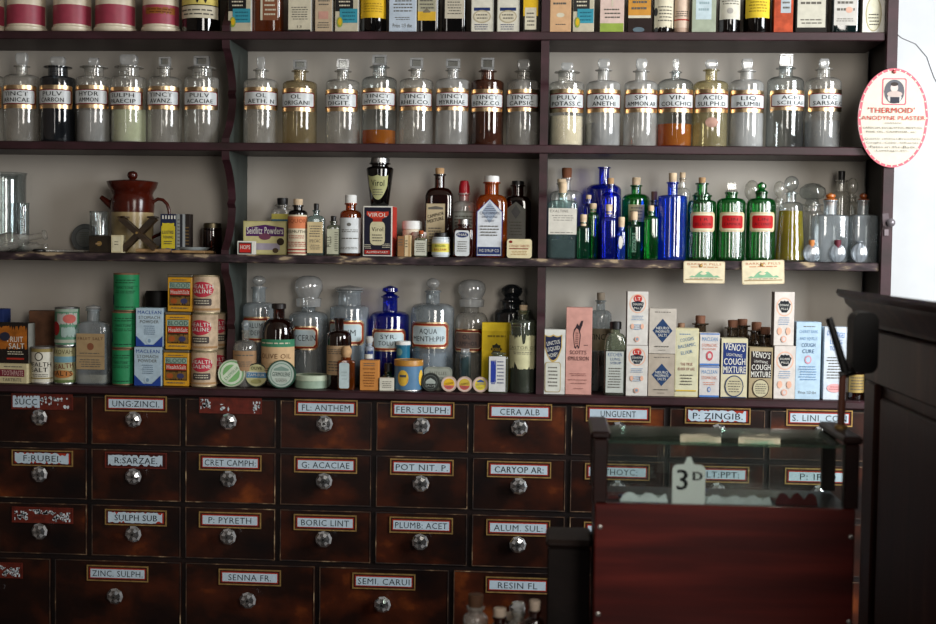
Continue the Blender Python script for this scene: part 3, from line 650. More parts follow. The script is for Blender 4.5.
tc('white carton with a drawn bottle outline, last on the top shelf', 862.5, 885.5, PAPERW, [('e', .12, .85, .45, .98, P('a8a080')), ('e', .17, .8, .47, .96, P('d0ccb4')), ('r', .35, .65, .1, .5, P('a8a080')), ('r', .38, .62, .1, .5, P('d0ccb4')), L(.25, .75, .7, .9, 4)], rz=0)

# ================================================================== middle shelf, first compartment
def loft_glass(name, label, cat, x0, x1, top, base, Y, gl, prof, yref=None, parts=None, group=None, rz=0):
    """open glassware from a profile in (radius share, height share)"""
    X, w, cx = geo(x0, x1, yref or top, Y); r = w/2; h = Z_(cx, top, Y)-base
    t = thing(name, label, cat, (X, Y, base), group, rz)
    MB().lathe([(max(.0006, a*r), .0005+b2*h) for a, b2 in prof], gl, 36, c1=False).build('glass_body', t); return t, r, h
BEAK = [(.9, 0), (.97, .02), (.98, .9), (1.0, .97), (1.05, 1), (.97, .99), (.93, .9), (.92, .04), (.0, .03)]
t, r, h = loft_glass('glass_measure', 'tall clear glass measuring beaker standing at the shelf end', 'beaker', -16, 25, 173, ZS3, .14, WET, BEAK)
t, r, h = loft_glass('glass_tumbler', 'slim clear tumbler standing before the tall measuring beaker', 'glass', 17, 29, 203, ZS3, .09, WET, BEAK)
# bottle lying on its side
t = thing('glass_bottle', 'clear glass bottle lying on its side with its flared mouth raised', 'bottle', (X_(8, 243, .04), .04, ZS3+.025), None, 0)
q = MB(); s = sc_(20, 240, .04)
q.lathe([(.018, -.07), (.023, -.066), (.024, .0), (.022, .02), (.012, .045), (.0085, .06), (.0075, .09), (.0075, .094), (.0135, .097), (.0135, .102), (.0075, .103)], CLEAR, 28, c1=False)
o = q.build('bottle_body', t); o.rotation_euler = (0, math.radians(79), 0)
t = thing('glass_bottle', 'small clear vial lying behind the flared bottle', 'bottle', (X_(30, 243, .085), .085, ZS3+.013)); q = MB()
q.lathe([(.009, -.05), (.012, -.048), (.012, .02), (.006, .032), (.006, .045), (.009, .047), (.009, .05), (.006, .051)], CLEAR, 24, c1=False)
o = q.build('bottle_body', t); o.rotation_euler = (0, math.radians(90), -.25)
t = thing('bottle_lid', 'small black round lid lying flat by the flared bottle mouth', 'lid', (X_(39, 249, .022), .022, ZS3)); 
MB().lathe([(.015, .0005), (.017, .002), (.017, .005), (.012, .008), (.0006, .008)], BLACK, 24).build('lid_body', t)
for k, (xa, ya, xb, yb, lb) in enumerate([(44, .03, 84, .05, 'thin glass stirring rod lying on the shelf, closest to its edge'), (40, .06, 92, .075, 'thin glass stirring rod lying on the shelf, behind another rod'), (48, .10, 88, .095, 'thin glass stirring rod lying on the shelf near the round grey lid')]):
    q = MB(); q.tube([(X_(xa, 248, ya), ya, ZS3+.0034), (X_(xb, 248, yb), yb, ZS3+.0034)], .003, CLEAR, 10)
    tag(q.build('glass_rod'), lb, 'rod', 'glass rods lying on the shelf')
disc_tin('round_tin', 'round grey tin lid with embossed rings leaning on the shelf back', 84.5, 234, 14, .165, .008, P('5c5e5e', .6), [('e', .1, .9, .1, .9, P('4c4e4e')), ('e', .14, .86, .14, .86, P('686a68')), L(.25, .75, .25, .75, 6)], P('5a5c5c', .5), base=ZS3, lean=.08)
# small dark box with a brass catch, tumbler on it, cream box beside it
o = carton('wooden_box', 'small dark wooden box with brass catch carrying the glass tumbler', 89, 110.5, 236, ZS3, .012, .045, P('2a2218', .5, .3), [('e', .35, .6, .3, .6, BRASS), ('r', .3, .5, .42, .5, GOLD)], cat='box')
bt = ZS3+(Z_(100, 236, .012)-ZS3)+.0004
loft_glass('glass_tumbler', 'clear tumbler standing on the small dark wooden box', 'glass', 90, 109, 211.5, bt, .034, WET, BEAK)
carton('pill_box', 'small cream cardboard box standing beside the dark wooden box', 111, 122, 235, ZS3, .006, .03, P('c8bc98', .8), [('r', .1, .9, .08, .92, P('d0c8a8')), L(.3, .7, .3, .6, 2)])
# brown and cream crock with lid
Y = .112; X, w, cx = geo(111, 154, 220, Y); r = w/2; zz = lambda py: Z_(132, py, Y)-ZS3
t = thing('stoneware_jug', 'lidded stoneware jug, brown glazed above and cream below', 'jug', (X, Y, ZS3))
BRG = P('42140a', .18, .2); CRG = P('a08c64', .25, .15)
MB().lathe([(r*.86, .0005), (r*.9, .003), (r*.93, zz(240)), (r*.95, zz(212.5))], CRG, 40, c1=False).build('lower_body', t)
MB().lathe([(r*.955, zz(212.5)), (r*.98, zz(205)), (r*.96, zz(198)), (r*.9, zz(195)), (r*.95, zz(191)), (r*1.0, zz(190))], BRG, 40, c0=False, c1=False).build('upper_body', t)
l = MB().lathe([(r*.95, zz(191.5)), (r*1.06, zz(188)), (r*1.13, zz(183.6)), (r*1.15, zz(182)), (r*1.05, zz(181.2)), (r*.5, zz(180)), (r*.14, zz(179.5)), (r*.12, zz(178.5))], BRG, 40)
k0 = zz(171); l.lathe([(r*.12, zz(179.5)), (r*.2, zz(178)), (r*.24, zz(175.5)), (r*.2, zz(172.5)), (r*.1, k0-.0008), (.0006, k0)], BRG, 24); l.build('lid', t)
hd = MB(); f = lambda px, py: (X_(px, py, Y)-X, 0, Z_(px, py, Y)-ZS3)
hd.tube([f(151, 208), f(153, 202), f(158, 199), (f(163, 200)), f(167, 204), f(169, 210), f(169.5, 217), f(167, 226), f(160, 234), f(151, 238)], .0045, BRG, 12); hd.build('handle', t)
hd = MB(); hd.tube([f(113, 206), f(107, 202), f(101, 197)], [.012, .009, .006], BRG, 14, False); hd.build('spout', t)
# folding wooden X stand
t = thing('folding_stand', 'dark wooden folding stand shaped like an X before the stoneware jug', 'stand', (X_(139, 250, .018), .018, ZS3)); DW = wood('stand_wood', [(.3, '1c140c'), (.7, '42301c')], .35, 14, (1, 1, 4))
g = lambda px, py: (X_(px, py, .03)-t.location.x, Z_(px, py, .03)-ZS3)
for sgn, (a, b2, off) in enumerate([((123, 218), (158, 249), 0), ((156, 218), (124, 250), .008)]):
    for d0 in (0, .016):
        (xa, za), (xb, zb_) = g(*a), g(*b2); zb_ = max(zb_, .005); dx, dz = xb-xa, zb_-za; ln = math.hypot(dx, dz); nx, nz = -dz/ln*.0075, dx/ln*.0075
        q = MB().prism([(xa+nx, za+nz), (xb+nx*.9, max(.0006, zb_+nz*.9)), (xb-nx*.9, max(.0006, zb_-nz*.9)), (xa-nx, za-nz)], -.014+off+d0, -.007+off+d0, DW)
        q.build('leg', t)
q = MB(); c0 = g(140, 233); q.tube([(c0[0], -.016, c0[1]), (c0[0], .019, c0[1])], .003, BRASS, 10); q.build('pivot_pin', t)
q = MB(); xa, za = g(123, 218); q.box(xa-.006, xa+.016, -.014, .018, za-.001, za+.004, DW, .001); xa, za = g(156, 218); q.box(xa-.016, xa+.006, -.014, .018, za-.001, za+.004, DW, .001); q.build('top_rail', t)
carton('film_carton', 'yellow and navy carton with toothed top edge beside the folding stand', 160.5, 176, 214, ZS3, .045, .022, P('1c2440', .6), [('r', .04, .96, .3, .88, P('c8b42c')), ('sh', .1, .9, .22, .4, P('c8b42c'))]+[('r', .1+.2*i, .2+.2*i, .03, .12, PAPERW) for i in range(5)]+[('t', .12, .88, .42, .5, 'LUSTRE', DBLUE, .02), ('t', .15, .85, .55, .62, 'TONING', DBLUE, .02), L(.2, .8, .67, .78, 2, DBLUE), ('e', .2, .8, .87, .97, P('283870'))], side=P('6c706c'))
carton('narrow_carton', 'slim silver and black carton next to the yellow and navy one', 177, 183, 214, ZS3, .055, .03, P('8c8e8c', .5), [('r', .5, 1, 0, 1, P('28282c')), L(.05, .45, .1, .9, 9)])
carton('narrow_carton', 'slim dark carton behind the silver and black one', 184, 190, 214, ZS3, .075, .03, P('241c18', .5), [L(.1, .9, .3, .8, 6, P('6c5430'))])
t = thing('small_dish', 'small white enamel dish by the wooden spatulas', 'dish', (X_(194, 244, .075), .075, ZS3)); s = sc_(194, 244, .075)
MB().lathe([(s*8, .0005), (s*14, .012), (s*16, .017), (s*15.4, .0172), (s*13, .012), (s*8, .003), (.0006, .003)], P('b4bcbc', .2), 40).build('dish_body', t)
t = thing('small_dish', 'small white dish behind, half covered by the enamel dish', 'dish', (X_(203, 246, .14), .14, ZS3)); 
MB().lathe([(s*7, .0005), (s*11, .008), (s*12, .010), (s*11.4, .0102), (s*10, .007), (.0006, .003)], P('98a0a0', .25), 40).build('dish_body', t)
WD = P('9c7c54', .7, .3)
for k, (xa, ya, xb, yb, lb, rr) in enumerate([(136, .014, 170, .022, 'pale wooden pestle handle lying before the folding stand', .0055), (172, .016, 205, .012, 'pale wooden spatula lying on the shelf edge', .004), (178, .034, 214, .028, 'pale wooden spatula lying behind another spatula', .0038), (188, .052, 216, .050, 'short dark stick lying between spatulas and dark jar', .003)]):
    q = MB(); n = 8; pts = [(X_(xa+(xb-xa)*i/n, 250, ya), ya+(yb-ya)*i/n, ZS3+rr*1.15+.0005) for i in range(n+1)]
    q.tube(pts, [rr*(.8+.3*abs(sin(i*1.9))) for i in range(n+1)], WD if k < 3 else P('3c2c1c', .6), 10); tag(q.build('wooden_stick'), lb, 'stick', 'wooden sticks and spatulas on the shelf')
bottle('dark_jar', 'small dark brown jar with dull metal lid beside the scalloped divider', 'jar', 203, 222, ZS3, .14, 228, 231, 15, BROWN, ('cap', 17, 223, P('6c6450', .4, .2, 1)), None)

# ================================================================== middle shelf, second compartment
carton('pill_box', 'tiny red, black and white box before the powders carton', 237.5, 255, 241, ZS3, .006, .025, PAPERW, [('r', .05, .82, .08, .95, BLACK), ('r', .12, .76, .18, .85, P('b01c14', .5)), ('t', .16, .72, .3, .6, 'HOPS', PAPERW)], rz=.12)
carton('powders_carton', 'cream-green carton with purple banner lettered Seidlitz Powders', 243, 287, 221, ZS3, .040, .028, P('b4ac74', .7), [('r', .02, .98, .03, .97, P('c0b884')), ('up', .06, .94, .1, .45, P('4c2058', .6), .25), ('t', .08, .92, .17, .38, 'Seidlitz Powders', PAPERW, .03), ('e', .36, .64, .36, .56, P('6c3c50')), ('r', .3, .85, .66, .86, P('9c94a0')), ('e', .78, .95, .5, .72, P('34281c')), ('e', .68, .82, .8, .95, P('4c3c28')), L(.1, .28, .6, .9, 4)], rz=-.03)
bottle('medicine_bottle', 'clear bottle with black stopper and yellow-blue label behind the powders carton', 'bottle', 272, 293, ZS3, .135, 205, 212, 12, CLEAR, ('cork', 11, 198, BLACK), (273, 292, 214, 250, [('r', 0, 1, 0, 1, P('a89c4c')), ('r', 0, 1, .15, .3, P('3c5c6c'))]), n=6, dep=.6)
bottle('medicine_bottle', 'dark corked bottle wrapped in orange and cream label beside the powders carton', 'bottle', 288.5, 307.5, ZS3, .028, 205, 214, 9, BLACKG, ('cork', 9.5, 199, CORKL),
       (289, 307, 215, 255, [('r', 0, 1, 0, 1, P('d4c8ac')), ('r', 0, 1, .04, .34, P('c87850')), ('t', .1, .9, .1, .2, 'LIQUOR', P('8c4024')), ('t', .08, .92, .385, .45, 'BISMUTHI', INK, .02), L(.12, .88, .5, .6, 2, RED), ('r', .02, .98, .85, .88, RED), ('r', .02, .98, .93, .96, RED), L(.1, .9, .66, .8, 3, RED)], 0, 1.35))
bottle('medicine_bottle', 'flat clear square bottle with black stopper and yellowed label', 'bottle', 307.5, 325, ZS3, .026, 210, 220, 6, AQUA, ('cork', 5, 203.5, BLACK), (308.5, 324, 222, 253, [('r', 0, 1, 0, 1, P('ccb88c')), L(.1, .9, .1, .5, 5), ('t', .15, .85, .56, .66, 'IPECAC', LINE, 0), L(.15, .85, .72, .9, 3)]), n=6, dep=.65, group='small bottles on the middle shelf')
bottle('medicine_bottle', 'tiny dark-capped bottle with label lettered PILLS sideways', 'bottle', 327, 340, ZS3, .022, 221, 228, 6, OLIVE, ('cork', 5.5, 216, BLACK), (328, 339.5, 229, 254, [('r', 0, 1, 0, 1, P('b4b49c')), ('t', -.28, .62, .42, .6, 'PILLS', INK, .02, pi/2), L(.65, .95, .1, .9, 9)]), n=4, dep=.8, group='small bottles on the middle shelf')
bottle('medicine_bottle', 'round amber bottle with white cap and plain white label', 'bottle', 340, 361.5, ZS3, .034, 203, 216, 10, AMBER, ('cap', 11.5, 195, WHITE), (341, 361, 218, 253, [('r', 0, 1, 0, 1, P('ccd0d0')), ('e', .42, .58, .14, .24, GREY), L(.12, .88, .32, .42, 2), L(.12, .88, .55, .62, 1), L(.12, .88, .82, .9, 2)], 0, 1.25))
vo = [('r', .03, .97, .02, .98, P('181828', .5)), ('sh', .12, .88, .1, .26, P('c03c28')), ('t', .16, .82, .13, .21, 'VIROL', PAPERW, .03), ('rr', .24, .76, .3, .78, P('c8c09c'), .012), ('r', .34, .66, .24, .31, RED), ('t', .3, .7, .42, .5, 'Virol', INK, 0), L(.3, .7, .55, .72, 3), L(.04, .3, .76, .86, 3, PAPER), L(.66, .96, .74, .84, 3, PAPER), ('r', .06, .94, .88, .96, RED), ('t', .12, .88, .9, .94, 'ALIMENTARY', PAPERW, 0)]
carton('food_carton', 'navy and red carton lettered VIROL carrying a dark jar', 363, 392.5, 206, ZS3, .008, .068, PAPERW, vo, rz=-.05, side=P('b03428'))
vz = ZS3+(Z_(378, 206, .008)-ZS3)+.0006
t = bottle('food_jar', 'dark bulging jar with grey metal cap standing on the navy carton', 'jar', 366.5, 393.5, vz, .042, 163, 170, 17, BLACKG, ('cap', 18.5, 158, SILVER), None, taper=.68, shp=1.2)
# its shield label on the bulge
s = sc_(380, 185, .042); bw = X_(393.5, 170, .042)-X_(366.5, 170, .042); hz_ = lambda py: Z_(380, py, .042)-vz; zS = hz_(170)
def vm(u, v, e):
    rr = bw/2*(.68+.32*min(1, v/zS))*1.0+.0006+e; return (rr*sin(u/.033), -rr*cos(u/.033), v)
MB().art(vm, -.030, .026, hz_(200), hz_(175.5), [('sh', 0, 1, 0, 1, P('a8a878')), ('t', .18, .82, .2, .45, 'Virol', INK, .02), L(.2, .8, .55, .85, 3)]).build('label', t)
for k, (x0, x1, y, Y, lb, rz) in enumerate([(402.5, 422, 221, .085, 'white ceramic ointment pot behind the small brown cartons', 0)]):
    t = thing('ointment_pot', lb, 'pot', (X_(412, y, Y), Y, ZS3)); r = (X_(x1, y, Y)-X_(x0, y, Y))/2; h = Z_(412, y, Y)-ZS3
    MB().lathe([(r*.8, .0005), (r*.95, .004), (r*.97, h*.72), (r*.9, h*.76)], CERAM, 32, c1=False).build('pot_body', t)
    MB().lathe([(r*.9, h*.76), (r*1.02, h*.77), (r*1.02, h*.94), (r*.95, h), (.0006, h)], WHITE, 32).build('lid', t)
t = thing('ointment_pot', 'pale pink wrapped ointment pot crowded behind the tiny corked bottle', 'pot', (X_(419, 232, .045), .045, ZS3)); r = 7.5*s; h = Z_(419, 232, .045)-ZS3
MB().lathe([(r*.8, .0005), (r*.95, .004), (r*.97, h*.8), (r*.9, h*.82)], P('c8a8a0', .5), 32, c1=False).build('pot_body', t)
MB().lathe([(r*.9, h*.82), (r*1.02, h*.83), (r*1.02, h*.96), (r*.95, h), (.0006, h)], P('ccbcb4', .4), 32).build('lid', t)
carton('small_carton', 'small brown carton standing beside the navy carton', 397.5, 404, 236, ZS3, .006, .03, P('8c6440', .8), [L(.1, .9, .1, .5, 3)])
carton('small_carton', 'small cream-fronted carton next to the small brown one', 404.5, 411, 235, ZS3, .006, .03, P('d0b890', .8), [('r', .6, 1, 0, 1, P('b49468')), L(.1, .5, .2, .6, 3)])
bottle('medicine_bottle', 'tiny bottle with orange neck and pale label before the ointment pots', 'bottle', 414.5, 427.5, ZS3, .014, 234, 240, 5, OLIVE, ('cork', 5, 230.5, P('a05028', .6)), (415, 427, 240.5, 255.5, [('r', 0, 1, 0, 1, P('c0c0b0')), L(.1, .9, .15, .8, 5)]), n=5, dep=.6)
bottle('medicine_bottle', 'tall dark brown corked bottle with tan label lettered at a slant', 'bottle', 425.5, 453.5, ZS3, .085, 174, 199, 10, BROWN, ('cork', 9, 168, CORK), (427.5, 446, 204, 252, [('r', 0, 1, 0, 1, P('a89878')), ('r', .05, .95, .02, .98, P('b0a080')), ('up', .1, .9, .05, .12, LINE, .4), ('t', .06, .94, .2, .27, 'CAMPHOR', INK, .03, .25), ('t', .06, .94, .3, .37, 'MIXTURE', INK, .03, .25), L(.1, .9, .48, .9, 7)]), n=5, dep=.7)
tinw = [('r', 0, 1, 0, 1, P('d8cc60')), ('r', 0, 1, 0, .12, PAPERW), ('r', 0, 1, .78, 1, P('c8d0d0')), ('t', .28, .72, .2, .38, 'BENGUES', P('44601c'), .02), ('t', .24, .76, .5, .66, 'BALSAM', RED, .02)]
bottle('ointment_pot', 'white glass pot with black lid and yellow label', 'pot', 432, 450, ZS3, .028, 237, 240, 14, P('c4ccd0', .2), ('cap', 14, 232.5, BLACK), (432.5, 449.5, 242, 255, tinw, 0, 1.3))
bottle('medicine_bottle', 'clear bottle with sealed red cap and wide label behind the small capped bottle', 'bottle', 452.5, 475.5, ZS3, .085, 193, 208, 10, CLOUD, ('wax', 10, 180.5, P('a01420', .35)), (453.5, 475, 211, 253, [('r', 0, 1, 0, 1, P('989c94')), ('r', 0, 1, .02, .04, LINE), L(.15, .85, .1, .4, 4)], 0, 1.3))
bottle('medicine_bottle', 'small brown bottle with white cap and rounded white label', 'bottle', 453.5, 473.5, ZS3, .022, 224, 231, 11, glass('red_brown_glass', '7c3420', '200804', .3, '5c1c10'), ('cap', 11, 219, SILVER), (455.5, 470, 230.5, 256, [('rr', 0, 1, 0, 1, P('ccd0d0'), .006), ('e', .08, .92, .06, .28, INKB), ('t', .18, .82, .12, .22, 'PHAR', PAPERW, .02), L(.15, .85, .4, .85, 5)]), n=6, dep=.6)
wl = [('up', 0, 1, 0, 1, P('2c3c80', .5), .22), ('up', .03, .97, .01, .99, P('ccd0d4', .6), .22), ('d', .2, .8, .03, .42, P('9ca8b8'))]+[('r', .5-.06*k, .5+.06*k, .07+.03*k, .08+.03*k, DBLUE) for k in range(1, 5)]+[('t', .12, .88, .22, .27, 'CALIFORNIAN', DBLUE, 0), ('t', .2, .8, .29, .33, 'SYRUP OF FIGS', DBLUE, 0), L(.3, .7, .36, .4, 2, DBLUE), L(.12, .88, .45, .66, 4), ('r', .06, .94, .84, .97, INKB), ('t', .12, .88, .88, .93, 'FIG SYRUP CO', PAPERW, 0)]
bottle('medicine_bottle', 'large amber bottle with white cap and blue-edged white label', 'bottle', 475.5, 507.5, ZS3, .048, 182, 205, 14, glass('bright_amber_glass', 'e07c20', '381804', .36, 'b8560c', f0=.08), ('cap', 14.5, 176, WHITE), (477.5, 503, 199.5, 256, wl), n=3.5, dep=.6)
bottle('medicine_bottle', 'dark brown bottle with grey peaked label in the shade by the divider', 'bottle', 504, 531, ZS3, .125, 185, 205, 12, BROWN, ('cap', 12, 181, BLACK), (506.5, 526, 202, 240, [('up', 0, 1, 0, 1, P('70706a'), .2), ('d', .25, .75, .08, .45, P('5c5c5c')), L(.15, .85, .5, .9, 5)]), n=3.5, dep=.6)
# hinged cream tin with rounded corners
t = thing('pastille_tin', 'small cream hinged tin with rounded corners and red print', 'tin', (X_(519.5, 239, .01), .01, ZS3)); w = (X_(532, 239, .01)-X_(507, 239, .01))/2; h = Z_(519, 239, .01)-ZS3
def rrect(w, z0, z1, R, n=5):
    pts = []
    for cxx, czz, a0 in ((w-R, z1-R, 0), (-w+R, z1-R, pi/2), (-w+R, z0+R, pi), (w-R, z0+R, 1.5*pi)):
        for i in range(n+1): a = a0+pi/2*i/n; pts.append((cxx+R*cos(a), czz+R*sin(a)))
    return pts
TINC = P('d0c49c', .4, .12)
MB().prism(rrect(w*.96, .0006, h*.98, .006), .008, .02, TINC).build('tin_base', t)
q = MB().prism(rrect(w, .0003, h, .007), 0, .0078, TINC); q.art(flat(0), -w, w, 0, h, [('e', .08, .22, .08, .22, P('7c1c18')), ('t', .1, .9, .3, .42, 'COUGH TABLETS', P('9c4430'), 0), ('r', .1, .86, .48, .53, P('7c2420')), L(.15, .85, .6, .85, 3, P('a07c50'))]); q.build('lid', t)
# ================================================================== middle shelf, third compartment: coloured glass
def mb(label, x0, x1, lip, sh, nw, gl, st, Y, **k):
    return bottle('glass_bottle', label, 'bottle', x0, x1, ZS3, Y, lip, sh, nw, gl, st, k.pop('lab', None), k.pop('cont', None), **k)
mb('large clear corked bottle behind the square bottle with cream label', 550, 583, 178, 196, 9, CLOUD, ('cork', 10, 168, P('7c4c34')), .152, nb=190)
mb('clear corked bottle between the large clear bottle and the square labelled one', 551, 572, 183, 197, 8, CLEAR, ('cork', 9, 179, CORKL), .081)
mb('square clear corked bottle with cream label and clear liquid', 548, 577.5, 193, 204, 8, AQUA, ('cork', 8, 182, CORKL), .03, n=6, dep=.62, nb=200,
   lab=(548.8, 576.8, 208.5, 234.5, [('r', 0, 1, 0, 1, P('ccc8bc')), ('t', .06, .7, .06, .16, 'EXALTINE', LINE, .01), L(.1, .9, .24, .5, 3, P('908c84')), L(.05, .95, .9, .96, 1)]), cont=(liquid('clear_liquid', '98a8a8', .7), 240))
mb('small blue bottle with pale stopper behind the green corked bottles', 581, 596, 199, 208, 6, BLUE, ('cork', 5.5, 195, CORKL), .085)
mb('small six-sided dark green corked bottle beside the square clear bottle', 576.5, 590, 222, 229, 5.5, DKGREEN, ('cork', 7, 214.5, CORKL), .018, n=4, dep=.9)
mb('green corked bottle standing just behind the small six-sided one', 587, 599, 209, 216, 6, GREEN, ('cork', 7, 203.5, CORKL), .052)
mb('largest cobalt blue bottle, broad-shouldered with its neck open', 586, 621.5, 167, 191, 10.5, BLUE, None, .149, nb=184)
mb('medium cobalt blue corked bottle in front of the broad-shouldered one', 600, 621, 184, 199, 7, BLUE, ('cork', 6.5, 178, CORK), .072)
mb('small ribbed cobalt blue corked bottle', 601, 616.5, 211, 222, 6, BLUE, ('cork', 7, 204.5, CORKL), .020, n=4, dep=.9, rib=0)
mb('tiny bright blue corked vial with white oval spot', 617, 625.5, 227, 233, 6, BRIGHTBLUE, ('cork', 6.5, 217, CORKL), .014, lab=(618.5, 622.5, 236, 249, [('e', 0, 1, 0, 1, PAPERW)]), n=4, dep=1)
mb('large round-shouldered green corked bottle with small tan label', 622, 650, 185, 201, 10, GREEN, ('cork', 8.5, 177.5, CORKL), .11, lab=(628, 643.5, 205, 222, [('r', 0, 1, 0, 1, P('a49c74')), L(.1, .9, .1, .9, 4)]))
mb('small dark green corked poison bottle with raised sideways letters', 627, 641, 220, 228, 7, DKGREEN, ('cork', 7, 211.5, CORKL), .020, n=4, dep=.9, lab=(631, 637, 229, 256, [('t', -1.1, 2.1, .42, .58, 'POISONOUS', P('6c9880', .3), 0, pi/2)]))
mb('tall slim six-sided green corked bottle', 643.5, 658.5, 211, 220, 7, GREEN, ('cork', 5.5, 205.5, CORKL), .028, n=4, dep=.9)
mb('dark teal bottle with brown cork half hidden behind the slim green one', 649, 659, 200, 209, 6, glass('dark_teal_glass', '205868', '041418', .3, '103844'), ('cork', 6, 191.5, P('6c5044')), .08)
mb('tall bright cobalt blue corked bottle, brightest of the blue ones', 658, 687, 182, 197, 10, BRIGHTBLUE, ('cork', 8, 173, CORKL), .04, nb=195, rib=9, ribd=.02)
mb('clear corked bottle mostly hidden behind the bright blue bottle', 674, 690.5, 178, 196, 6, CLEAR, ('cork', 6, 172.5, CORKL), .12)
mb('dark green bottle with cork behind the first ribbed poison jar', 692.5, 711, 183, 200, 11, DKGREEN, ('cork', 7, 177.5, CORK), .13)
pj = lambda t1, t2: [('oc', 0, 1, 0, 1, P('b8a884', .4), .005), ('oc', .05, .95, .08, .92, P('c4bc9c', .4), .004), ('oc', .10, .90, .17, .83, P('a81014', .5), .004), ('t', .32, .68, .3, .44, t1, P('4c1014'), 0), ('t', .2, .8, .54, .68, t2, P('4c1014'), 0)]
def poison(label, x0, x1, st, t1, t2, lip=193.5, sh=203, nw=18, nb=200):
    mb(label, x0, x1, lip, sh, nw, glass('ribbed_green_glass', '50b870', '02180a', .18, '0c7c34', f0=.12), st, .045, lab=((x0+x1)/2-13, (x0+x1)/2+13, 212.5, 232, pj(t1, t2), 0, .98), rib=24, ribd=.025, lipk=1.12, nb=nb)
poison('ribbed green poison jar with red label and low flat stopper', 688, 716, ('cork', 10, 184, GREEN), 'TR', 'BELLADON', 195)
poison('ribbed green poison jar with red label and square looped stopper', 717, 745.5, ('tab', 9, 182.5, CLEAR), 'LIN', 'CAMPHOR', 192, 203, 12, 198)
poison('ribbed green poison jar with red label and green lobed stopper, beside the yellow flask', 747, 775.5, ('point', 10, 182, GREEN), 'LIN', 'ACONIT', 192, 203, 12, 198)
mb('clear bottle with round stopper seen above the first two ribbed jars', 741, 762, 203, 213, 10, CLEAR, ('ball', 15, 180, CLEAR), .135)
mb('clear bottle with ball stopper behind the yellow flask', 770, 788, 199, 214, 9, CLEAR, ('ball', 12, 181, CLEAR), .135)
mb('conical clear flask of yellow liquid with big ball stopper', 779, 803, 192.5, 208, 10, WET, ('ball', 14.5, 176, WET), .045, taper=1.28, cont=(YEL, 211), nb=202, lipk=1.35)
mb('clear wide jar with broad mushroom stopper behind the yellow flask', 800, 824, 204, 216, 17, CLEAR, ('mush', 27, 183, WET), .135, nb=211)
mb('square clear decanter with amber-stained stopper, beside the yellow flask', 813, 847, 200, 217, 13, DUSK, ('point', 10, 193, P('a85c20', .3)), .052, n=4, dep=.85, rz=.12, nb=214.5, lipk=1.15)
mb('square clear decanter with brown-stained stopper, next to the end panel', 848.5, 877, 200, 217, 11, DUSK, ('point', 8, 193, P('7c3c18', .3)), .052, n=4, dep=.85, rz=.12, nb=214.5, lipk=1.15)
mb('tall clear tapering bottle with dark cap behind the square decanters', 832, 850, 180, 200, 10, CLEAR, ('cork', 7, 171, BLACK), .14, taper=1.1)
mb('clear bottle with ball stopper behind the last square decanter', 844, 860, 196, 206, 8, CLEAR, ('ball', 11, 178, CLEAR), .155)
CRYS = glass('pressed_crystal_glass', 'e8eef2', '788088', .45, 'c8d0d8', .15, .2)
for x, cap, lb in ((811.5, ('cork', 6, 240, P('b8743c', .6)), 'tiny round crystal bottle with orange cap'), (837.5, ('cork', 7, 240, P('5c2430', .5)), 'tiny round crystal bottle with maroon cap'), (859.5, ('ball', 7, 240.5, CRYS), 'tiny round crystal bottle with crystal ball stopper')):
    X = X_(x, 250, .014); s = sc_(x, 250, .014); t = thing('scent_bottle', lb, 'bottle', (X, .014, ZS3), 'tiny crystal scent bottles at the shelf edge')
    h = Z_(x, 244.5, .014)-ZS3; R = 8.2*s; q = MB()
    secs = []
    for i in range(11):
        a = pi*(.1+.8*i/10); secs.append((.001+h/2-h/2*cos(a)/cos(pi*.1), R*sin(a), R*.45*sin(a), 2, 1))
    q.loft(secs, CRYS, 40, rib=10, ribd=.05); q.build('bottle_body', t, sharp=15)
    stopper(cap[0], cap[1]*s/2, h, Z_(x, cap[2], .014)-ZS3, cap[3], .004).build('stopper', t)
# pinned show cards hanging from the shelf edge
for k, (x0, x1, y0, y1, px, lb, rz) in enumerate([(683.5, 725, 261, 283, 701, 'small printed card with green sprig pinned under the green ribbed jars', 0), (742, 784.5, 260, 284, 762, 'small printed card with green sprig pinned below the conical yellow flask', -.035)]):
    Y = -.010; X = (X_(x0, 270, Y)+X_(x1, 270, Y))/2; w = (X_(x1, 270, Y)-X_(x0, 270, Y))/2; zt, zb_ = Z_(x0, y0, Y), Z_(x0, y1, Y); h = zt-zb_
    t = thing('show_card', lb, 'card', (X, Y, zb_+h/2), 'show cards pinned to the shelf edge'); t.rotation_euler = (0, -rz*-1, 0)
    q = MB().prism([(x, z-h/2) for x, z in rrect(w, 0, h, .004)], 0, .003, P('c0b090', .6)); q.art(flat(0), -w*.97, w*.97, -h*.47, h*.47, [('rr', 0, 1, 0, 1, P('d8ccac', .5), .003), ('t', .08, .92, .06, .16, 'BARKER PILLS', P('b0603c'), .01), L(.1, .9, .2, .3, 1, P('c07850')),
        ('p', 0, 1, 0, 1, P('7cac88', .6), [(.12, .74), (.2, .66), (.26, .7), (.36, .52), (.43, .44), (.5, .52), (.6, .46), (.68, .58), (.74, .69), (.82, .64), (.9, .74)]), ('e', .4, .56, .5, .62, P('d8ccac', .5)), ('r', .04, .96, .84, .87, P('8c6c3c')), L(.1, .9, .76, .82, 1)]); q.build('card', t)
    q = MB(); dx = X_(px, 265, Y)-X; q.lathe([(.0045, 0), (.0045, .001), (.003, .003), (.0006, .0035)], BRASS, 14); o = q.build('pin', t); o.location = (dx, 0, h/2-.011); o.rotation_euler = (pi/2, 0, 0)

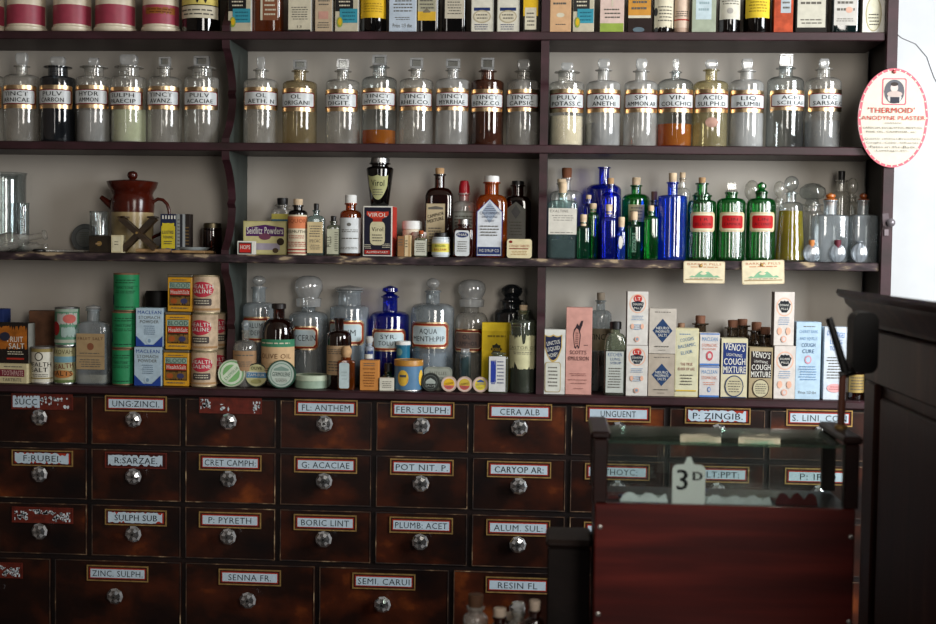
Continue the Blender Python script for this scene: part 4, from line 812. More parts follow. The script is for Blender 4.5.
# ================================================================== worktop, first compartment
carton('salt_carton', 'black and orange carton lettered FRUIT SALT on top of a cream carton', -8, 28.5, 323, ZC+.0395, .02, .04, P('1c1410'), [('r', .02, .98, .02, .98, P('1c1612')), ('jag', .02, .98, .05, .6, P('a05c1c', .6, .4), 7), ('t', .42, .86, .3, .42, 'FRUIT', PAPERW, .03), ('t', .46, .9, .45, .57, 'SALT', PAPERW, .03), L(.4, .9, .62, .72, 2, PAPER), ('r', .4, .9, .78, .82, P('a02c20')), ('e', .2, .5, .2, .4, P('282838'))], side=P('8c8c84'), rz=-.06)
carton('toothpaste_carton', 'cream and dark red carton lying under the black and orange one', -16, 27.5, 363.5, ZC, .008, .06, P('c4b890'), [('r', .0, .95, .28, .66, P('702430')), ('t', .4, .92, .34, .6, 'TOOTHPASTE', P('c8a8a0'), .02), ('t', .42, .88, .74, .9, 'TARTRITE', LINE, .02), L(.4, .9, .08, .2, 1)], rz=-.08, side=P('c8bc94'))
carton('blue_carton', 'dark blue carton, only a sliver showing at the shelf end', -14, 3, 309, ZC, .10, .05, P('1c2c5c'), [])
o = carton('wooden_box', 'plain brown wooden box standing askew behind the tins', 30, 57, 311, ZC, .105, .05, P('5c3c28', .7, .3), [], rz=.35)
sl = [('r', 0, 1, 0, 1, P('ccc8b8', .4)), ('r', 0, 1, 0, .1, P('8c7c4c')), ('r', 0, 1, .86, .9, P('8c7c4c')), ('e', .36, .64, .1, .36, P('3c3830')), ('e', .4, .6, .13, .33, P('ccc8b8')), ('t', .1, .9, .4, .53, 'HEALTH', INK, .02), ('t', .22, .78, .56, .69, 'SALT', INK, .02), L(.2, .8, .74, .84, 2)]
tin('salt_tin', 'small white tin lettered HEALTH SALT beside the cream cartons', 32, 54, 346.5, ZC, .035, CERAM, sl, rim=P('94908c', .4, .1, .6))
tz = ZC+.0001
t1 = tin('sweet_tin', 'round olive tin with blue band under the green floral tin', 55, 76, 345.5, ZC, .035, P('a8a078', .4), [('r', 0, 1, 0, 1, P('a09c74', .4)), ('t', .14, .86, .05, .18, 'KKOVAH', P('504428'), .01), ('r', 0, 1, .25, .42, P('6c94a0')), ('t', .1, .9, .46, .6, 'HEALTH', P('6c2c20'), .02, .12), ('e', .1, .9, .64, .86, P('a86c38')), ('t', .15, .85, .66, .8, 'SALTS', INK, .02), ('r', 0, 1, .92, 1, P('5c6c40'))])
h1 = Z_(65, 345.5, .035)-ZC
tin('sweet_tin', 'round green tin with red and white flowers stacked on the olive tin', 55.5, 79, 307, ZC+h1+.0003, .036, P('3c6c4c', .4), [('r', 0, 1, 0, 1, P('4c7c60', .4)), ('r', 0, 1, 0, .08, P('8c9c8c')), ('jag', .3, .95, .1, .45, P('a8a49c'), 3), ('e', .08, .4, .35, .75, P('8c1c1c')), ('e', .5, .9, .15, .4, P('b45c54')), ('jag', .45, .95, .5, .8, P('94a8a0'), 8), ('r', 0, 1, .86, .95, P('a0a494'))])
bottle('medicine_bottle', 'clear flat-sided bottle with glass stopper and large tan label', 'bottle', 77.5, 109.5, ZC, .04, 309, 329, 12, DUSK, ('disc', 15, 304.5, STOP), (80, 108, 333, 368.5, [('r', 0, 1, 0, 1, P('9c8460')), ('t', .05, .95, .1, .18, 'FRUIT SALT', P('5c3c28'), .01), ('e', .38, .62, .26, .46, P('7c4c34')), L(.1, .9, .52, .58, 1), L(.1, .9, .7, .95, 4), ('r', 0, 1, .62, .63, LINE)]), n=5, dep=.6, nb=321, cont=(P('a8a08c', .9), 374))
go = [('r', 0, 1, 0, 1, P('21784a', .5)), ('r', 0, 1, .32, .33, P('14402c')), ('r', 0, .18, .58, .86, P('1c3c48')), ('t', .3, .8, .34, .40, 'VIMALTONE', P('103420'), 0), L(.25, .9, .12, .26, 2, P('144428')), L(.25, .9, .44, .54, 2, P('144428')), L(.2, .9, .88, .96, 1, P('14402c'))]
zz0 = ZC
for k, (x0, x1, y, lb) in enumerate([(112, 134, 348, 'bottom green tin of the stack of three'), (112, 136.5, 311, 'middle green tin of the stack of three'), (113.5, 139, 273, 'top green tin of the stack of three, its lid rusty')]):
    tin('powder_tin', lb, x0+.5, x1, y, zz0, .036, P('21784a', .5), go, rim=P('6c5c44', .5, .3, .5), group='stacked green tins', rot=random.uniform(-.2, .2), lid=P('84644c', .6, .3, .4)); zz0 = ZC+Z_(123, y, .036)-ZC+.0004
mo = [('r', 0, 1, 0, 1, P('acc0cc', .5)), ('t', .06, .94, .06, .15, 'MACLEAN', BLUEP, .03), ('t', .1, .9, .2, .28, 'STOMACH', LINE, 0), ('t', .15, .85, .31, .39, 'POWDER', LINE, 0), L(.28, .72, .44, .7, 5, P('5c7088')), ('p', 0, 1, 0, 1, P('24408c', .5), [(0, .72), (.34, .95), (.66, .95), (1, .72), (1, 1), (0, 1)]), ('e', .38, .62, .76, .94, P('b0c4d0')), ('e', .44, .56, .8, .9, P('7c94a8'))]+[('e', x, x+.03, .8-.55*0+abs(x-.5)*0+.02, .84, BLUEP) for x in ()]
h0 = ZC
for k, (x0, x1, y, lb) in enumerate([(134, 161.5, 347, 'pale blue stomach powder carton under its twin'), (136, 163, 308, 'pale blue stomach powder carton stacked on its twin')]):
    carton('powder_carton', lb, x0, x1, y, h0, .012, .042, P('a4b8c4'), mo, rz=(-.04, .03)[k], group='stacked pale blue cartons', side=P('8ca0b0')); h0 = Z_(148, y, .012)+.0006
bo = [('r', 0, 1, 0, 1, P('d09820', .45)), ('r', .06, .96, .13, .84, P('382410')), ('r', .06, .96, .15, .32, P('8ca494')), ('t', .1, .92, .17, .30, 'BLOOD', P('2c4c48'), .03), ('r', .1, .94, .34, .52, P('b83020')), ('t', .12, .92, .37, .49, 'HealthSalt', PAPERW, .03), ('jag', .08, .94, .56, .82, P('7c5c2c', .5, .4), 3), ('e', .12, .4, .62, .78, P('a05020')), ('e', .55, .85, .62, .78, P('3c3c5c')), L(.1, .9, .87, .95, 1), L(.15, .85, .04, .1, 1)]
h0 = ZC
for k, (x0, x1, y, lb) in enumerate([(163, 189, 350, 'yellow health salt tin at the bottom of the stack'), (165, 190.5, 312, 'yellow health salt tin in the middle of the stack'), (167, 192.5, 274.5, 'yellow health salt tin on top of the stack')]):
    X, w, cx = geo(x0, x1, y, .014); h = Z_(cx, y, .014)-h0; t = thing('salt_tin', lb, 'tin', (X, .014, h0), 'stacked yellow health salt tins', (-.05, -.03, -.10)[k])
    q = MB().box(-w/2, w/2, 0, .045, .0003, h*.93, P('b88420', .45), .002); q.art(flat(-.0001), -w/2+.002, w/2-.002, .002, h*.92, bo); q.build('tin_body', t)
    MB().box(-w/2-.0004, w/2+.0004, -.0006, .0456, h*.93, h, P('807868', .4, .2, .6), .001).build('lid', t); h0 = Z_(cx, y, .014)+.0006
so = [('r', 0, 1, 0, 1, P('bca488', .5, .3)), ('jag', 0, .3, .3, .9, P('a88c70', .5), 3), ('e', .2, .8, .14, .58, P('b03040', .5)), ('t', .22, .78, .22, .33, 'HEALTH', PAPERW, .03), ('t', .26, .74, .36, .47, 'SALINE', PAPERW, .03), ('rr', .26, .74, .62, .82, P('4c4440'), .003), L(.3, .7, .65, .79, 2, PAPER), ('r', 0, 1, .9, .96, P('a07c54'))]
h0 = ZC
for k, (x0, x1, y, lb) in enumerate([(191.5, 216.5, 350.5, 'health saline tin with red oval at the bottom of its stack'), (192, 218, 313, 'health saline tin with red oval in the middle of its stack'), (193, 220, 275, 'health saline tin with red oval on top of its stack')]):
    tin('saline_tin', lb, x0, x1, y, h0, .036, P('bca488'), so, rim=P('a89878', .4, .2, .4), group='stacked health saline tins', span=1.5, rot=(.05, -.15, -.1)[k]); h0 = Z_(204, y, .036)+.0004
h0 = ZC
for k, (y, lb) in enumerate([(348, 'health saline tin half hidden behind the stack, the lower one'), (312, 'health saline tin half hidden behind the stack, the upper one')]):
    tin('saline_tin', lb, 203.5, 227, y, h0, .115, P('bca488'), so, rim=P('a89878', .4, .2, .4), span=1.5, rot=.5); h0 = Z_(215, y, .115)+.0004
t = thing('dark_pot', 'low black pot standing behind the pale blue cartons', 'pot', (X_(158, 300, .15), .15, ZC)); s = sc_(158, 300, .15); h = Z_(158, 291, .15)-ZC
MB().lathe([(s*9, .0005), (s*11, .01), (s*12, h*.8), (s*12.5, h*.96), (s*11.5, h), (s*10.5, h*.9), (.0006, h*.6)], P('14110f', .5), 30).build('pot_body', t)

# ================================================================== worktop, second compartment
def bigjar(label, x0, x1, lip, sh, nw, gl, st, ly, lx, t1, t2, Y=.135, cont=None, nb=None, panel='b4c4c8', col='8c3018', rot=0):
    ops = [('oc', 0, 1, 0, 1, GOLD, .008), ('oc', .035, .965, .06, .94, P(col, .5), .007), ('oc', .08, .92, .14, .86, P('d8c8a8', .5), .006), ('oc', .095, .905, .17, .83, P(panel, .4, .08), .006)]
    k = .045*max(len(t1), 1)+.02
    if t2: ops += [('t', .5-k, .5+k, .25, .44, t1, P('34383c'), .008), ('t', .5-min(.37, .042*len(t2)), .5+min(.37, .042*len(t2)), .54, .73, t2, P('34383c'), .008)]
    else: ops += [('t', .5-k*1.1, .5+k*1.1, .37, .62, t1, P('34383c'), .008)]
    s = sc_((x0+x1)/2, sh, Y)
    return bottle('storage_jar', label, 'jar', x0, x1, ZC, Y, lip, sh, nw, gl, st, (lx[0], lx[1], ly[0], ly[1], ops, rot), cont, nb=nb, lipk=1.2)
bigjar('large clear jar with ball stopper half hidden behind the olive oil bottle', 243, 275, 287, 308, 13, DUSK, ('ball', 13, 275.5, STOP), (316, 341), (245, 273), 'ALUM', 'DEP', nb=302)
bigjar('large clear jar with dome stopper lettered GLYCERIN', 289, 328, 305, 318, 14, DUSK, ('dome', 28, 275.5, STOP), (325, 348.5), (291, 321), 'GLYCERIN', '', nb=311, Y=.146)
bigjar('wide clear jar with flat glass lid lettered CUM', 330, 369, 290.5, 309, 23, DUSK, ('disc', 29, 285, STOP), (319.5, 344), (329, 366), 'P CUM', '', nb=305, cont=(P('7c8894', .9), 318))
bigjar('cobalt blue jar lettered SYR TOLUT', 370.5, 409.5, 296, 317, 15, BLUE, ('point', 16, 285.5, BLUE), (328, 350), (374, 407), 'SYR.', 'TOLUT.', nb=311, Y=.142)
bigjar('largest clear jar with ball stopper lettered AQUA MENTH PIP', 411, 454.5, 290.5, 310, 14, DUSK, ('ball', 13, 278, STOP), (321, 347), (413, 450), 'AQUA', 'MENTH:PIP', nb=303, cont=(P('788490', .9), 352))
bigjar('clear jar with big dome stopper and brown-panelled label', 455, 488, 305, 323, 15, CLEAR, ('dome', 28, 279.5, STOP), (328, 351), (455.5, 484), 'OL', 'CAMPHOR', panel='6c5850', nb=312, Y=.14)
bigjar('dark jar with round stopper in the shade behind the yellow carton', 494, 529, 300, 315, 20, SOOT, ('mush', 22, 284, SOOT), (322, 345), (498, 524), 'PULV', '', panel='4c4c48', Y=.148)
bottle('medicine_bottle', 'small clear round-bellied bottle with brown paper label behind the round tins', 'bottle', 233.5, 257.5, ZC, .06, 330, 348, 7, CLEAR, ('round', 8, 320, DUSK), (235, 256.5, 350, 370, [('r', 0, 1, 0, 1, P('9c7c5c')), L(.1, .9, .15, .3, 1), L(.15, .85, .5, .8, 3)], 0, 1.3))
bottle('oil_bottle', 'dark brown bottle lettered OLIVE OIL with green-banded cream label', 'bottle', 262, 295.5, ZC, .068, 307, 334, 11.5, BROWN, ('cap', 14, 303.5, P('1c1412', .4)), (263, 295, 338.5, 372, [('r', 0, 1, 0, 1, P('c8a880')), ('r', 0, 1, 0, .22, P('3c7c5c')), L(.1, .9, .06, .16, 1, PAPER), ('t', .14, .86, .42, .56, 'OLIVE OIL', P('6c4c30'), 0), L(.4, .6, .68, .74, 1), L(.2, .8, .82, .95, 2)], 0, 1.35), nb=318, lipk=1.15)
disc_tin('round_tin', 'round pale green tin with diagonal white lettering leaning on the saline tins', 231, 372.5, 13.6, .024, .009, P('c0d0b0', .5), [('e', 0, 1, 0, 1, P('64a064', .5)), ('e', .04, .96, .04, .96, P('ccd8c0', .5)), ('e', .14, .86, .14, .86, P('7cb070', .5)), ('p', 0, 1, 0, 1, P('ccd8c0', .5), [(.14, .62), (.62, .14), (.84, .34), (.36, .84)]), ('t', .14, .86, .45, .56, 'CREMOLIA', P('54905c'), .02, pi/4)], P('b0b8a0', .4))
disc_tin('round_tin', 'round cream tin with blue middle band between two green tins', 256, 374.5, 12, .028, .009, P('c0b88c', .5), [('e', 0, 1, 0, 1, P('b8b484', .5)), ('r', .02, .98, .36, .62, P('4c7ca0')), ('r', .0, 1, .34, .37, PAPERW), ('t', .1, .9, .42, .55, 'ZAM-BUK', PAPERW, .01), ('t', .24, .76, .1, .24, 'OLIVE', INK, .02), ('e', .25, .75, .68, .9, P('94905c'))], P('242c20', .4))
disc_tin('round_tin', 'round tin with dark green rim and pale engraved lid before the olive oil', 281, 373.5, 14.2, .010, .009, P('b0bcb0', .5), [('e', 0, 1, 0, 1, P('a8b8ac', .5)), ('e', .06, .94, .06, .94, P('6c8c7c', .5)), ('e', .09, .91, .09, .91, P('b4c0b4', .5)), ('t', .14, .86, .42, .58, 'GERMOLENE', P('24403c'), .02), ('up', .2, .8, .18, .36, P('7c9488'), .6), L(.25, .75, .66, .82, 3)], P('1c4434', .35), lean=.08)
t = thing('round_tin', 'flat round green tin lying flat with embossed pale lid', 'tin', (X_(312, 380, .055), .055, ZC)); s = sc_(312, 380, .055); h = .034
MB().lathe([(s*16.5, .0005), (s*17, .002), (s*17, h*.6)], P('8ca08c', .4), 40, c1=False).build('tin_body', t)
q = MB().lathe([(s*17, h*.6), (s*17.6, h*.61), (s*17.6, h*.95), (s*16.8, h), (s*14, h), (s*13.6, h*.97), (.0006, h*.97)], P('b4c0a8', .4), 40, c0=False); q.art(lambda u, v, e: (u, v, h*.97+e), -s*13, s*13, -s*13, s*13, [('e', .06, .94, .06, .94, P('9ca890')), ('r', .14, .86, .35, .65, P('5c7c64')), ('t', .2, .8, .42, .58, 'OINTMENT', P('a8b498'), 0)]); q.build('lid', t)
bottle('medicine_bottle', 'narrow dark amber bottle with tan label before the wide clear jar', 'bottle', 327, 351.5, ZC, .05, 318, 338, 9, BROWN, None, (328.5, 347, 345, 374, [('r', 0, 1, 0, 1, P('a88c6c')), L(.1, .9, .1, .3, 3), L(.1, .9, .5, .9, 4)], 0, 1.2), nb=330)
bottle('ribbed_bottle', 'tiny amber bottle with round cork and blank white label', 'bottle', 338, 355, ZC, .016, 357, 362, 8, glass('orange_glass', 'd07020', '381404', .4, 'a85410'), ('round', 10.5, 346, CORK), (340, 350, 362.5, 388, [('oc', 0, 1, 0, 1, P('b4c4c4'), .003), L(.2, .8, .3, .7, 3, P('a0b0b0'))]), n=6, dep=.5)
carton('small_carton', 'orange-tan printed carton beside the blank-labelled amber bottle', 360, 378.5, 360.5, ZC, .008, .03, P('c08040', .7), [L(.1, .9, .06, .2, 2), ('t', .15, .85, .24, .3, 'WITCH HAZEL', P('5c3418'), 0), L(.15, .85, .36, .9, 6, P('7c4c24'))])
carton('small_carton', 'tiny white carton standing before a black-capped phial', 379.5, 394, 378, ZC, .006, .02, P('c8c4b4', .7), [L(.15, .85, .2, .8, 4)], rz=.08)
bottle('medicine_bottle', 'small dark green phial with black cap behind the tiny white carton', 'bottle', 382, 394, ZC, .045, 371, 377, 7, DKGREEN, ('cap', 8, 363, BLACK), None)
t = bottle('china_figurine', 'small blue and white patterned china bottle by the cobalt jar', 'figurine', 364.5, 374, ZC, .075, 343, 349, 5, P('8c94a0', .3), ('round', 8, 336, P('b4b4b0', .3)), (365, 373.5, 350, 362, [('jag', 0, 1, 0, 1, P('2c3c6c'), 2), ('jag', .1, .9, .3, .7, PAPERW, 4)]))
bottle('cream_pot', 'teal glass pot with white cap behind the blue tin', 'pot', 396.5, 410, ZC, .085, 344.5, 346.5, 12, P('1c6480', .3), ('cap', 14.5, 341, WHITE), (397, 409.5, 347, 356, [('e', .1, .5, .1, .9, P('6c8c84'))], 0, 1.2))
tin('round_tin_box', 'blue round tin with orange lid and yellow emblem', 394.5, 423, 359.5, ZC, .036, P('4c7494', .4), [('r', 0, 1, 0, 1, P('4c7494', .4)), ('e', .24, .54, .16, .84, P('d8b040')), ('p', 0, 1, 0, 1, P('c87050', .5), [(.25, .5), (.53, .5), (.5, .7), (.39, .83), (.28, .7)]), ('r', .3, .48, .36, .46, P('4c5058')), ('e', .82, 1, .16, .84, P('d8b040'))], lid=P('b07c30', .4), lidh=.011, span=1.35)
t = thing('pastille_tin', 'oblong pale tin with rounded corners propped behind the small round tins', 'tin', (X_(438, 366, .045), .045, ZC)); w = (X_(452, 366, .045)-X_(424, 366, .045))/2; h = Z_(438, 367, .045)-ZC
q = MB().prism(rrect(w, .0003, h, .012), 0, .012, P('84887c', .4, .2)); q.art(flat(0), -w, w, 0, h, [('rr', .05, .95, .07, .93, P('94988c', .4), .01), ('t', .2, .8, .2, .34, 'PASTILLES', LINE, 0), L(.2, .8, .42, .6, 2)]); q.build('tin_body', t); 
MB().prism(rrect(w*.98, .001, h*.98, .012), .0125, .018, P('6c7068', .4)).build('tin_base', t)
disc_tin('round_tin', 'small round black tin with silver crown emblem', 430.5, 381, 9.3, .016, .008, P('242826', .4), [('e', 0, 1, 0, 1, P('1c201e', .4)), ('e', .08, .92, .08, .92, P('5c645c')), ('e', .11, .89, .11, .89, P('202422', .4)), ('r', .2, .8, .45, .6, P('a0a8a0')), ('up', .25, .75, .25, .46, P('a0a8a0'), .7), ('t', .2, .8, .66, .78, 'SALVE', P('a0a8a0'), 0)], P('30342c', .4), lean=.1)
for cx_, lb, c1, c2 in ((449, 'small round yellow and pink tin beside the black tin', 'd4a824', 'c05c5c'), (464.5, 'small round tin with pink rim, yellow top and red foot', 'c4a83c', 'b8504c'), (480.5, 'small round yellow tin with blue lettering next to the white bottle', 'd8c034', 'd0bc3c')):
    ops = [('e', 0, 1, 0, 1, P('ccb4a8', .5)), ('e', .1, .9, .1, .9, P(c1, .5)), ('p', 0, 1, 0, 1, P(c2, .5), [(.13, .6), (.87, .6), (.78, .78), (.6, .89), (.4, .89), (.22, .78)]), ('t', .2, .8, .4, .54, 'LOZENGE', P('24408c') if cx_ > 470 else P('5c2c1c'), .01, .15), L(.3, .7, .65, .8, 2)]
    if cx_ > 470: ops.insert(2, ('up', .25, .75, .12, .34, P('3c5490'), .6))
    disc_tin('round_tin', lb, cx_, 384, 7.9, .014, .007, P('c8b0a0'), ops, P('c0a898', .5), lean=.08, group='small round pastille tins')
bottle('glass_vial', 'upright clear vial of dark granules before the dome-stoppered jar', 'vial', 459.5, 471, ZC, .075, 352, 356, 9, DUSK, ('cork', 9, 348.5, STOP), (462, 469, 356, 376, [('jag', 0, 1, 0, 1, P('34484c'), 5)]), cont=(P('3c4c50', .5, .5), 358))
carton('powder_carton', 'yellow carton with dark starburst behind the blue and white bottle', 482, 511.5, 322.5, ZC, .07, .02, P('c8a81c', .6), [('r', 0, 1, .0, .12, P('d8b828')), L(.1, .9, .16, .24, 1, P('7c6818'))]+[('d', .3, .7, .3, .48, P('2c2c20')), ('r', .36, .64, .33, .45, P('2c2c20')), ('t', .36, .64, .37, .42, 'BORAX', YELP, 0), L(.2, .8, .5, .6, 2, P('7c6818'))], rz=.0)
t = bottle('medicine_bottle', 'short flat bottle with white label printed blue sideways and dark cap', 'bottle', 488.5, 508.5, ZC, .022, 352.5, 358, 12, OLIVE, None, (489.5, 506, 356, 391, [('r', 0, 1, 0, 1, P('ccccc8')), ('jag', .1, .42, .1, .75, P('283c94'), 4), ('t', -.25, .75, .5, .6, 'BABYS', P('283c94'), .03, pi/2), L(.48, .92, .1, .8, 7, P('707488'))]), n=5, dep=.6)
bottle('medicine_bottle', 'tall olive-green corked bottle with torn cream label at the divider', 'bottle', 509.5, 537, ZC, .045, 310, 323, 11.5, OLIVE, ('cork', 8, 305, CORKL), (510.5, 536.5, 334, 367, [('jag', 0, 1, 0, 1.05, P('c0bc94'), 12), ('t', .06, .94, .34, .43, 'CASTOR OIL', P('5c5c44'), .01), L(.2, .8, .5, .6, 2), ('r', .02, .98, .45, .46, LINE)], 0, 1.35), cont=(GRN2, 352), nb=319)

# ================================================================== worktop, third compartment
carton('honey_carton', 'white carton with navy shield banner and pale bottle outline', 541.5, 565.5, 329.5, ZC, .006, .035, P('c8c8c0', .7), [('r', 0, 1, 0, 1, P('ccccc4', .7)), ('sh', .12, .88, .07, .5, P('b89c5c')), ('sh', .16, .84, .09, .47, P('1c2440')), ('t', .22, .78, .17, .23, 'LINCTUS', PAPERW, .02, .2), ('t', .22, .78, .26, .32, 'LIQUID', PAPERW, .02, .2), ('t', .3, .7, .36, .42, 'HONEY', PAPERW, .02, .2), ('rr', .16, .84, .5, .97, P('a89468'), .006), ('rr', .19, .81, .51, .96, P('c8c8bc'), .006), L(.28, .72, .56, .9, 6)])
pts = [(.42, .22), (.47, .155), (.55, .15), (.60, .20), (.68, .145), (.70, .16), (.62, .24), (.58, .3), (.6, .4), (.56, .47), (.5, .44), (.44, .47), (.36, .42), (.36, .3)]
SK = P('34282c', .8)
carton('emulsion_carton', 'tall pink carton with line drawing of a fisherman carrying a big fish', 566.5, 592.5, 307.5, ZC, .007, .04, P('c89488', .7), [('p', 0, 1, 0, 1, SK, [(.26, .31), (.30, .25), (.37, .22), (.42, .18), (.48, .20), (.52, .25), (.57, .31), (.55, .39), (.52, .46), (.47, .475), (.43, .44), (.38, .475), (.32, .46), (.29, .39)]), ('p', 0, 1, 0, 1, P('b88478'), [(.29, .31), (.33, .265), (.40, .235), (.47, .25), (.53, .31), (.52, .38), (.49, .45), (.44, .42), (.38, .45), (.34, .44), (.31, .38)]), ('p', 0, 1, 0, 1, SK, [(.48, .22), (.58, .15), (.66, .145), (.63, .2), (.56, .25), (.52, .29)]), L(.35, .48, .28, .42, 6, SK), L(.7, .86, .42, .44, 1, SK),
       ('t', .16, .80, .49, .535, "SCOTT'S", P('4c2c2c'), .03), ('t', .1, .9, .56, .605, 'EMULSION', P('4c2c2c'), .03), L(.15, .85, .75, .79, 2, P('8c5c54')), L(.08, .92, .82, .84, 1, P('8c5c54')), L(.15, .85, .86, .88, 1, P('8c5c54')), L(.3, .7, .92, .94, 1, P('8c5c54'))], rz=-.03)
bottle('storage_bottle', 'clear corked bottle with faded tan label behind the pink carton', 'bottle', 589, 612, ZC, .12, 300, 318, 9, DUSK, ('cork', 8, 292.5, P('8c8070')), (590, 611, 328, 350, [('r', 0, 1, 0, 1, P('847c68')), ('t', .1, .8, .25, .5, 'TINCT', INK, .02)]), cont=(P('544c40', .8), 352))
bottle('syrup_bottle', 'dark liquid filled flat bottle with black cap and pale label', 'bottle', 604, 626.5, ZC, .024, 327.5, 347, 9, OLIVE, ('cap', 11.5, 321.5, BLACK), (606, 623.5, 351, 392, [('r', 0, 1, 0, 1, P('b4b8b0')), ('t', .1, .9, .03, .12, 'KITCHEN', P('34507c'), .02), ('t', .25, .8, .15, .22, 'LUNG', P('34507c'), .02), ('t', .25, .85, .25, .31, 'SYRUP', P('34507c'), .02), L(.1, .9, .38, .9, 8)]), n=5, dep=.55, cont=(P('241810', .4), 350), nb=333, shp=1.4)
do = [('r', 0, 1, 0, 1, P('ccc8c0', .7)), ('e', .08, .92, .04, .4, P('d8a890')), ('e', .14, .86, .06, .38, P('ccc8c0')), ('e', .28, .72, .06, .2, P('b83c34')), ('t', .36, .64, .1, .16, 'LT', PAPERW, .02), ('p', 0, 1, 0, 1, P('1c2430'), [(.2, .2), (.5, .17), (.8, .2), (.76, .28), (.62, .36), (.38, .36), (.24, .28)]), ('t', .26, .74, .215, .255, 'DEAKINS', PAPERW, .02), ('t', .32, .68, .285, .325, 'PILLS', PAPERW, .02), L(.2, .8, .44, .54, 3, P('7c94b0')), ('e', .18, .34, .6, .7, P('d8a890')), ('e', .66, .82, .6, .7, P('d8a890')), L(.3, .7, .6, .72, 3, P('7c94b0')), ('e', .38, .62, .84, .94, P('d8a490')), ('e', .43, .57, .86, .92, P('7c94a0'))]
h0 = Z_(636, 345.5, .006)
carton('pill_carton', 'tall white pill carton with red roundel, under its twin beside the syrup bottle', 626.5, 648, 345.5, ZC, .006, .03, P('ccc4bc', .7), do, side=P('a89c98'))
carton('pill_carton', 'tall white pill carton with red roundel, stacked on its twin', 627.5, 648.5, 291.5, h0+.0006, .006, .03, P('ccc4bc', .7), do, side=P('a89c98'), rz=.04)
dd = lambda c: [('r', 0, 1, 0, 1, P(c, .7)), L(.15, .85, .05, .1, 1), ('d', .12, .88, .22, .76, P('243c60')), ('t', .26, .74, .4, .46, 'NEURO', PAPERW, .02), ('t', .24, .76, .48, .54, 'PHOSPHATE', PAPERW, .02), ('t', .34, .66, .56, .62, 'SALTS', PAPERW, .02), L(.2, .8, .82, .87, 1), L(.35, .65, .91, .94, 1)]
h0 = Z_(662, 354, .008)
carton('tonic_carton', 'grey-tan carton with navy diamond, under its twin', 648.5, 675.5, 354, ZC, .008, .04, P('a89c8c', .7), dd('a89c8c'))
carton('tonic_carton', 'pale carton with navy diamond, stacked on its twin', 649.5, 676.5, 308.5, h0+.0006, .008, .04, P('bcb4a8', .7), dd('bcb4a8'), rz=-.04)
bottle('storage_bottle', 'small bottle showing only its cork behind the cream elixir carton', 'bottle', 671, 691, ZC, .13, 332, 342, 8, DUSK, ('cork', 7, 323, P('8c6c54')), None)
carton('elixir_carton', 'cream carton with slanted blue print and dark red words', 675.5, 699, 328.5, ZC, .006, .036, P('d0c8a0', .7), [('r', .04, .96, .02, .98, P('ccc8a8', .7)), L(.15, .7, .06, .1, 1, P('5c7c9c')), ('t', .2, .8, .13, .18, 'COUGHS', P('5c7c9c'), .01, .2), ('t', .12, .88, .22, .27, 'BALSAMIC', P('5c7c9c'), .01, .2), ('t', .25, .75, .32, .37, 'ELIXIR', P('5c7c9c'), .01, .2), ('t', .24, .76, .5, .54, 'THE TRUE', P('7c2434'), .02), ('t', .14, .86, .57, .61, 'ELIXIR OF LIFE', P('7c2434'), .02), L(.2, .8, .66, .84, 4), ('r', .06, .94, .9, .92, P('c8a83c'))], rz=-.03)
mc = [('r', 0, 1, 0, 1, P('c4c0bc', .7)), ('t', .1, .9, .12, .24, 'MACLEAN', P('4c7ca8'), .02), ('r', 0, 1, .0, .04, P('5c7cb0')), ('t', .1, .9, .32, .42, 'STOMACHIC', P('c87c64'), .0), ('r', 0, 1, .94, 1, P('4c74b0'))]
h0 = Z_(710, 366, .008)
carton('powder_carton', 'small white and blue carton with orange print, under its twin', 699.5, 719.5, 366, ZC, .008, .036, P('c4c0bc', .7), mc+[L(.15, .85, .5, .62, 2, P('c87c64')), ('e', .42, .58, .66, .84, P('6c88b8')), ('e', .46, .54, .7, .8, P('c4c0bc'))])
carton('powder_carton', 'small white and blue carton with red heart mark, stacked on its twin', 700, 720, 333, h0+.0006, .008, .036, P('c4c0bc', .7), mc+[('e', .32, .68, .55, .85, P('b8545c')), ('e', .4, .6, .62, .78, P('c4c0bc')), ('t', .15, .85, .46, .52, 'POWDER', P('c87c64'), 0)], rz=.03)
for k, (x0, x1, lip, top, Y, lb) in enumerate([(692, 708, 323, 315.5, .12, 'small dark corked bottle behind the small white and blue cartons'), (723, 742, 327, 320, .10, 'small brown corked bottle behind the blue cough mixture carton'), (733, 751, 325, 319, .15, 'second brown corked bottle behind the blue cough mixture carton'), (748, 764, 330, 322, .12, 'small corked bottle behind the gap between cough mixture cartons'), (756, 774, 334, 327, .09, 'small brown corked bottle behind the tan cough mixture carton')]):
    bottle('storage_bottle', lb, 'bottle', x0, x1, ZC, Y, lip, lip+16, 12, glass('smoky_brown_glass', '94806c', '2c2018', .3, '70604c'), ('cork', 10, top, P('7c5440')), None, cont=(P('4c3424', .8), lip+14), lipk=1.4)
def veno(c1, c2): return [('r', 0, 1, 0, 1, P('c8c0a0', .7)), ('r', .06, .96, .07, .6, P(c1, .6)), ('t', .12, .9, .08, .2, "VENO'S", PAPERW, .03, -.12), ('t', .2, .8, .25, .30, 'LIGHTNING', PAPERW, .01, -.1), ('t', .1, .92, .33, .44, 'COUGH', PAPERW, .04), ('t', .08, .94, .47, .58, 'MIXTURE', PAPERW, .04), ('e', .14, .88, .62, .99, P(c2)), ('e', .18, .84, .64, .97, P('b8b090')), L(.25, .77, .7, .92, 5), ('r', .02, .98, .985, 1, P(c2))]
vv = veno('1c3068', '34405c')
carton('cough_carton', 'navy and cream cough mixture carton, taller than its brown neighbour', 721.5, 748, 338.5, ZC, .006, .04, P('c4bc9c', .7), vv, side=P('8c8c90'))
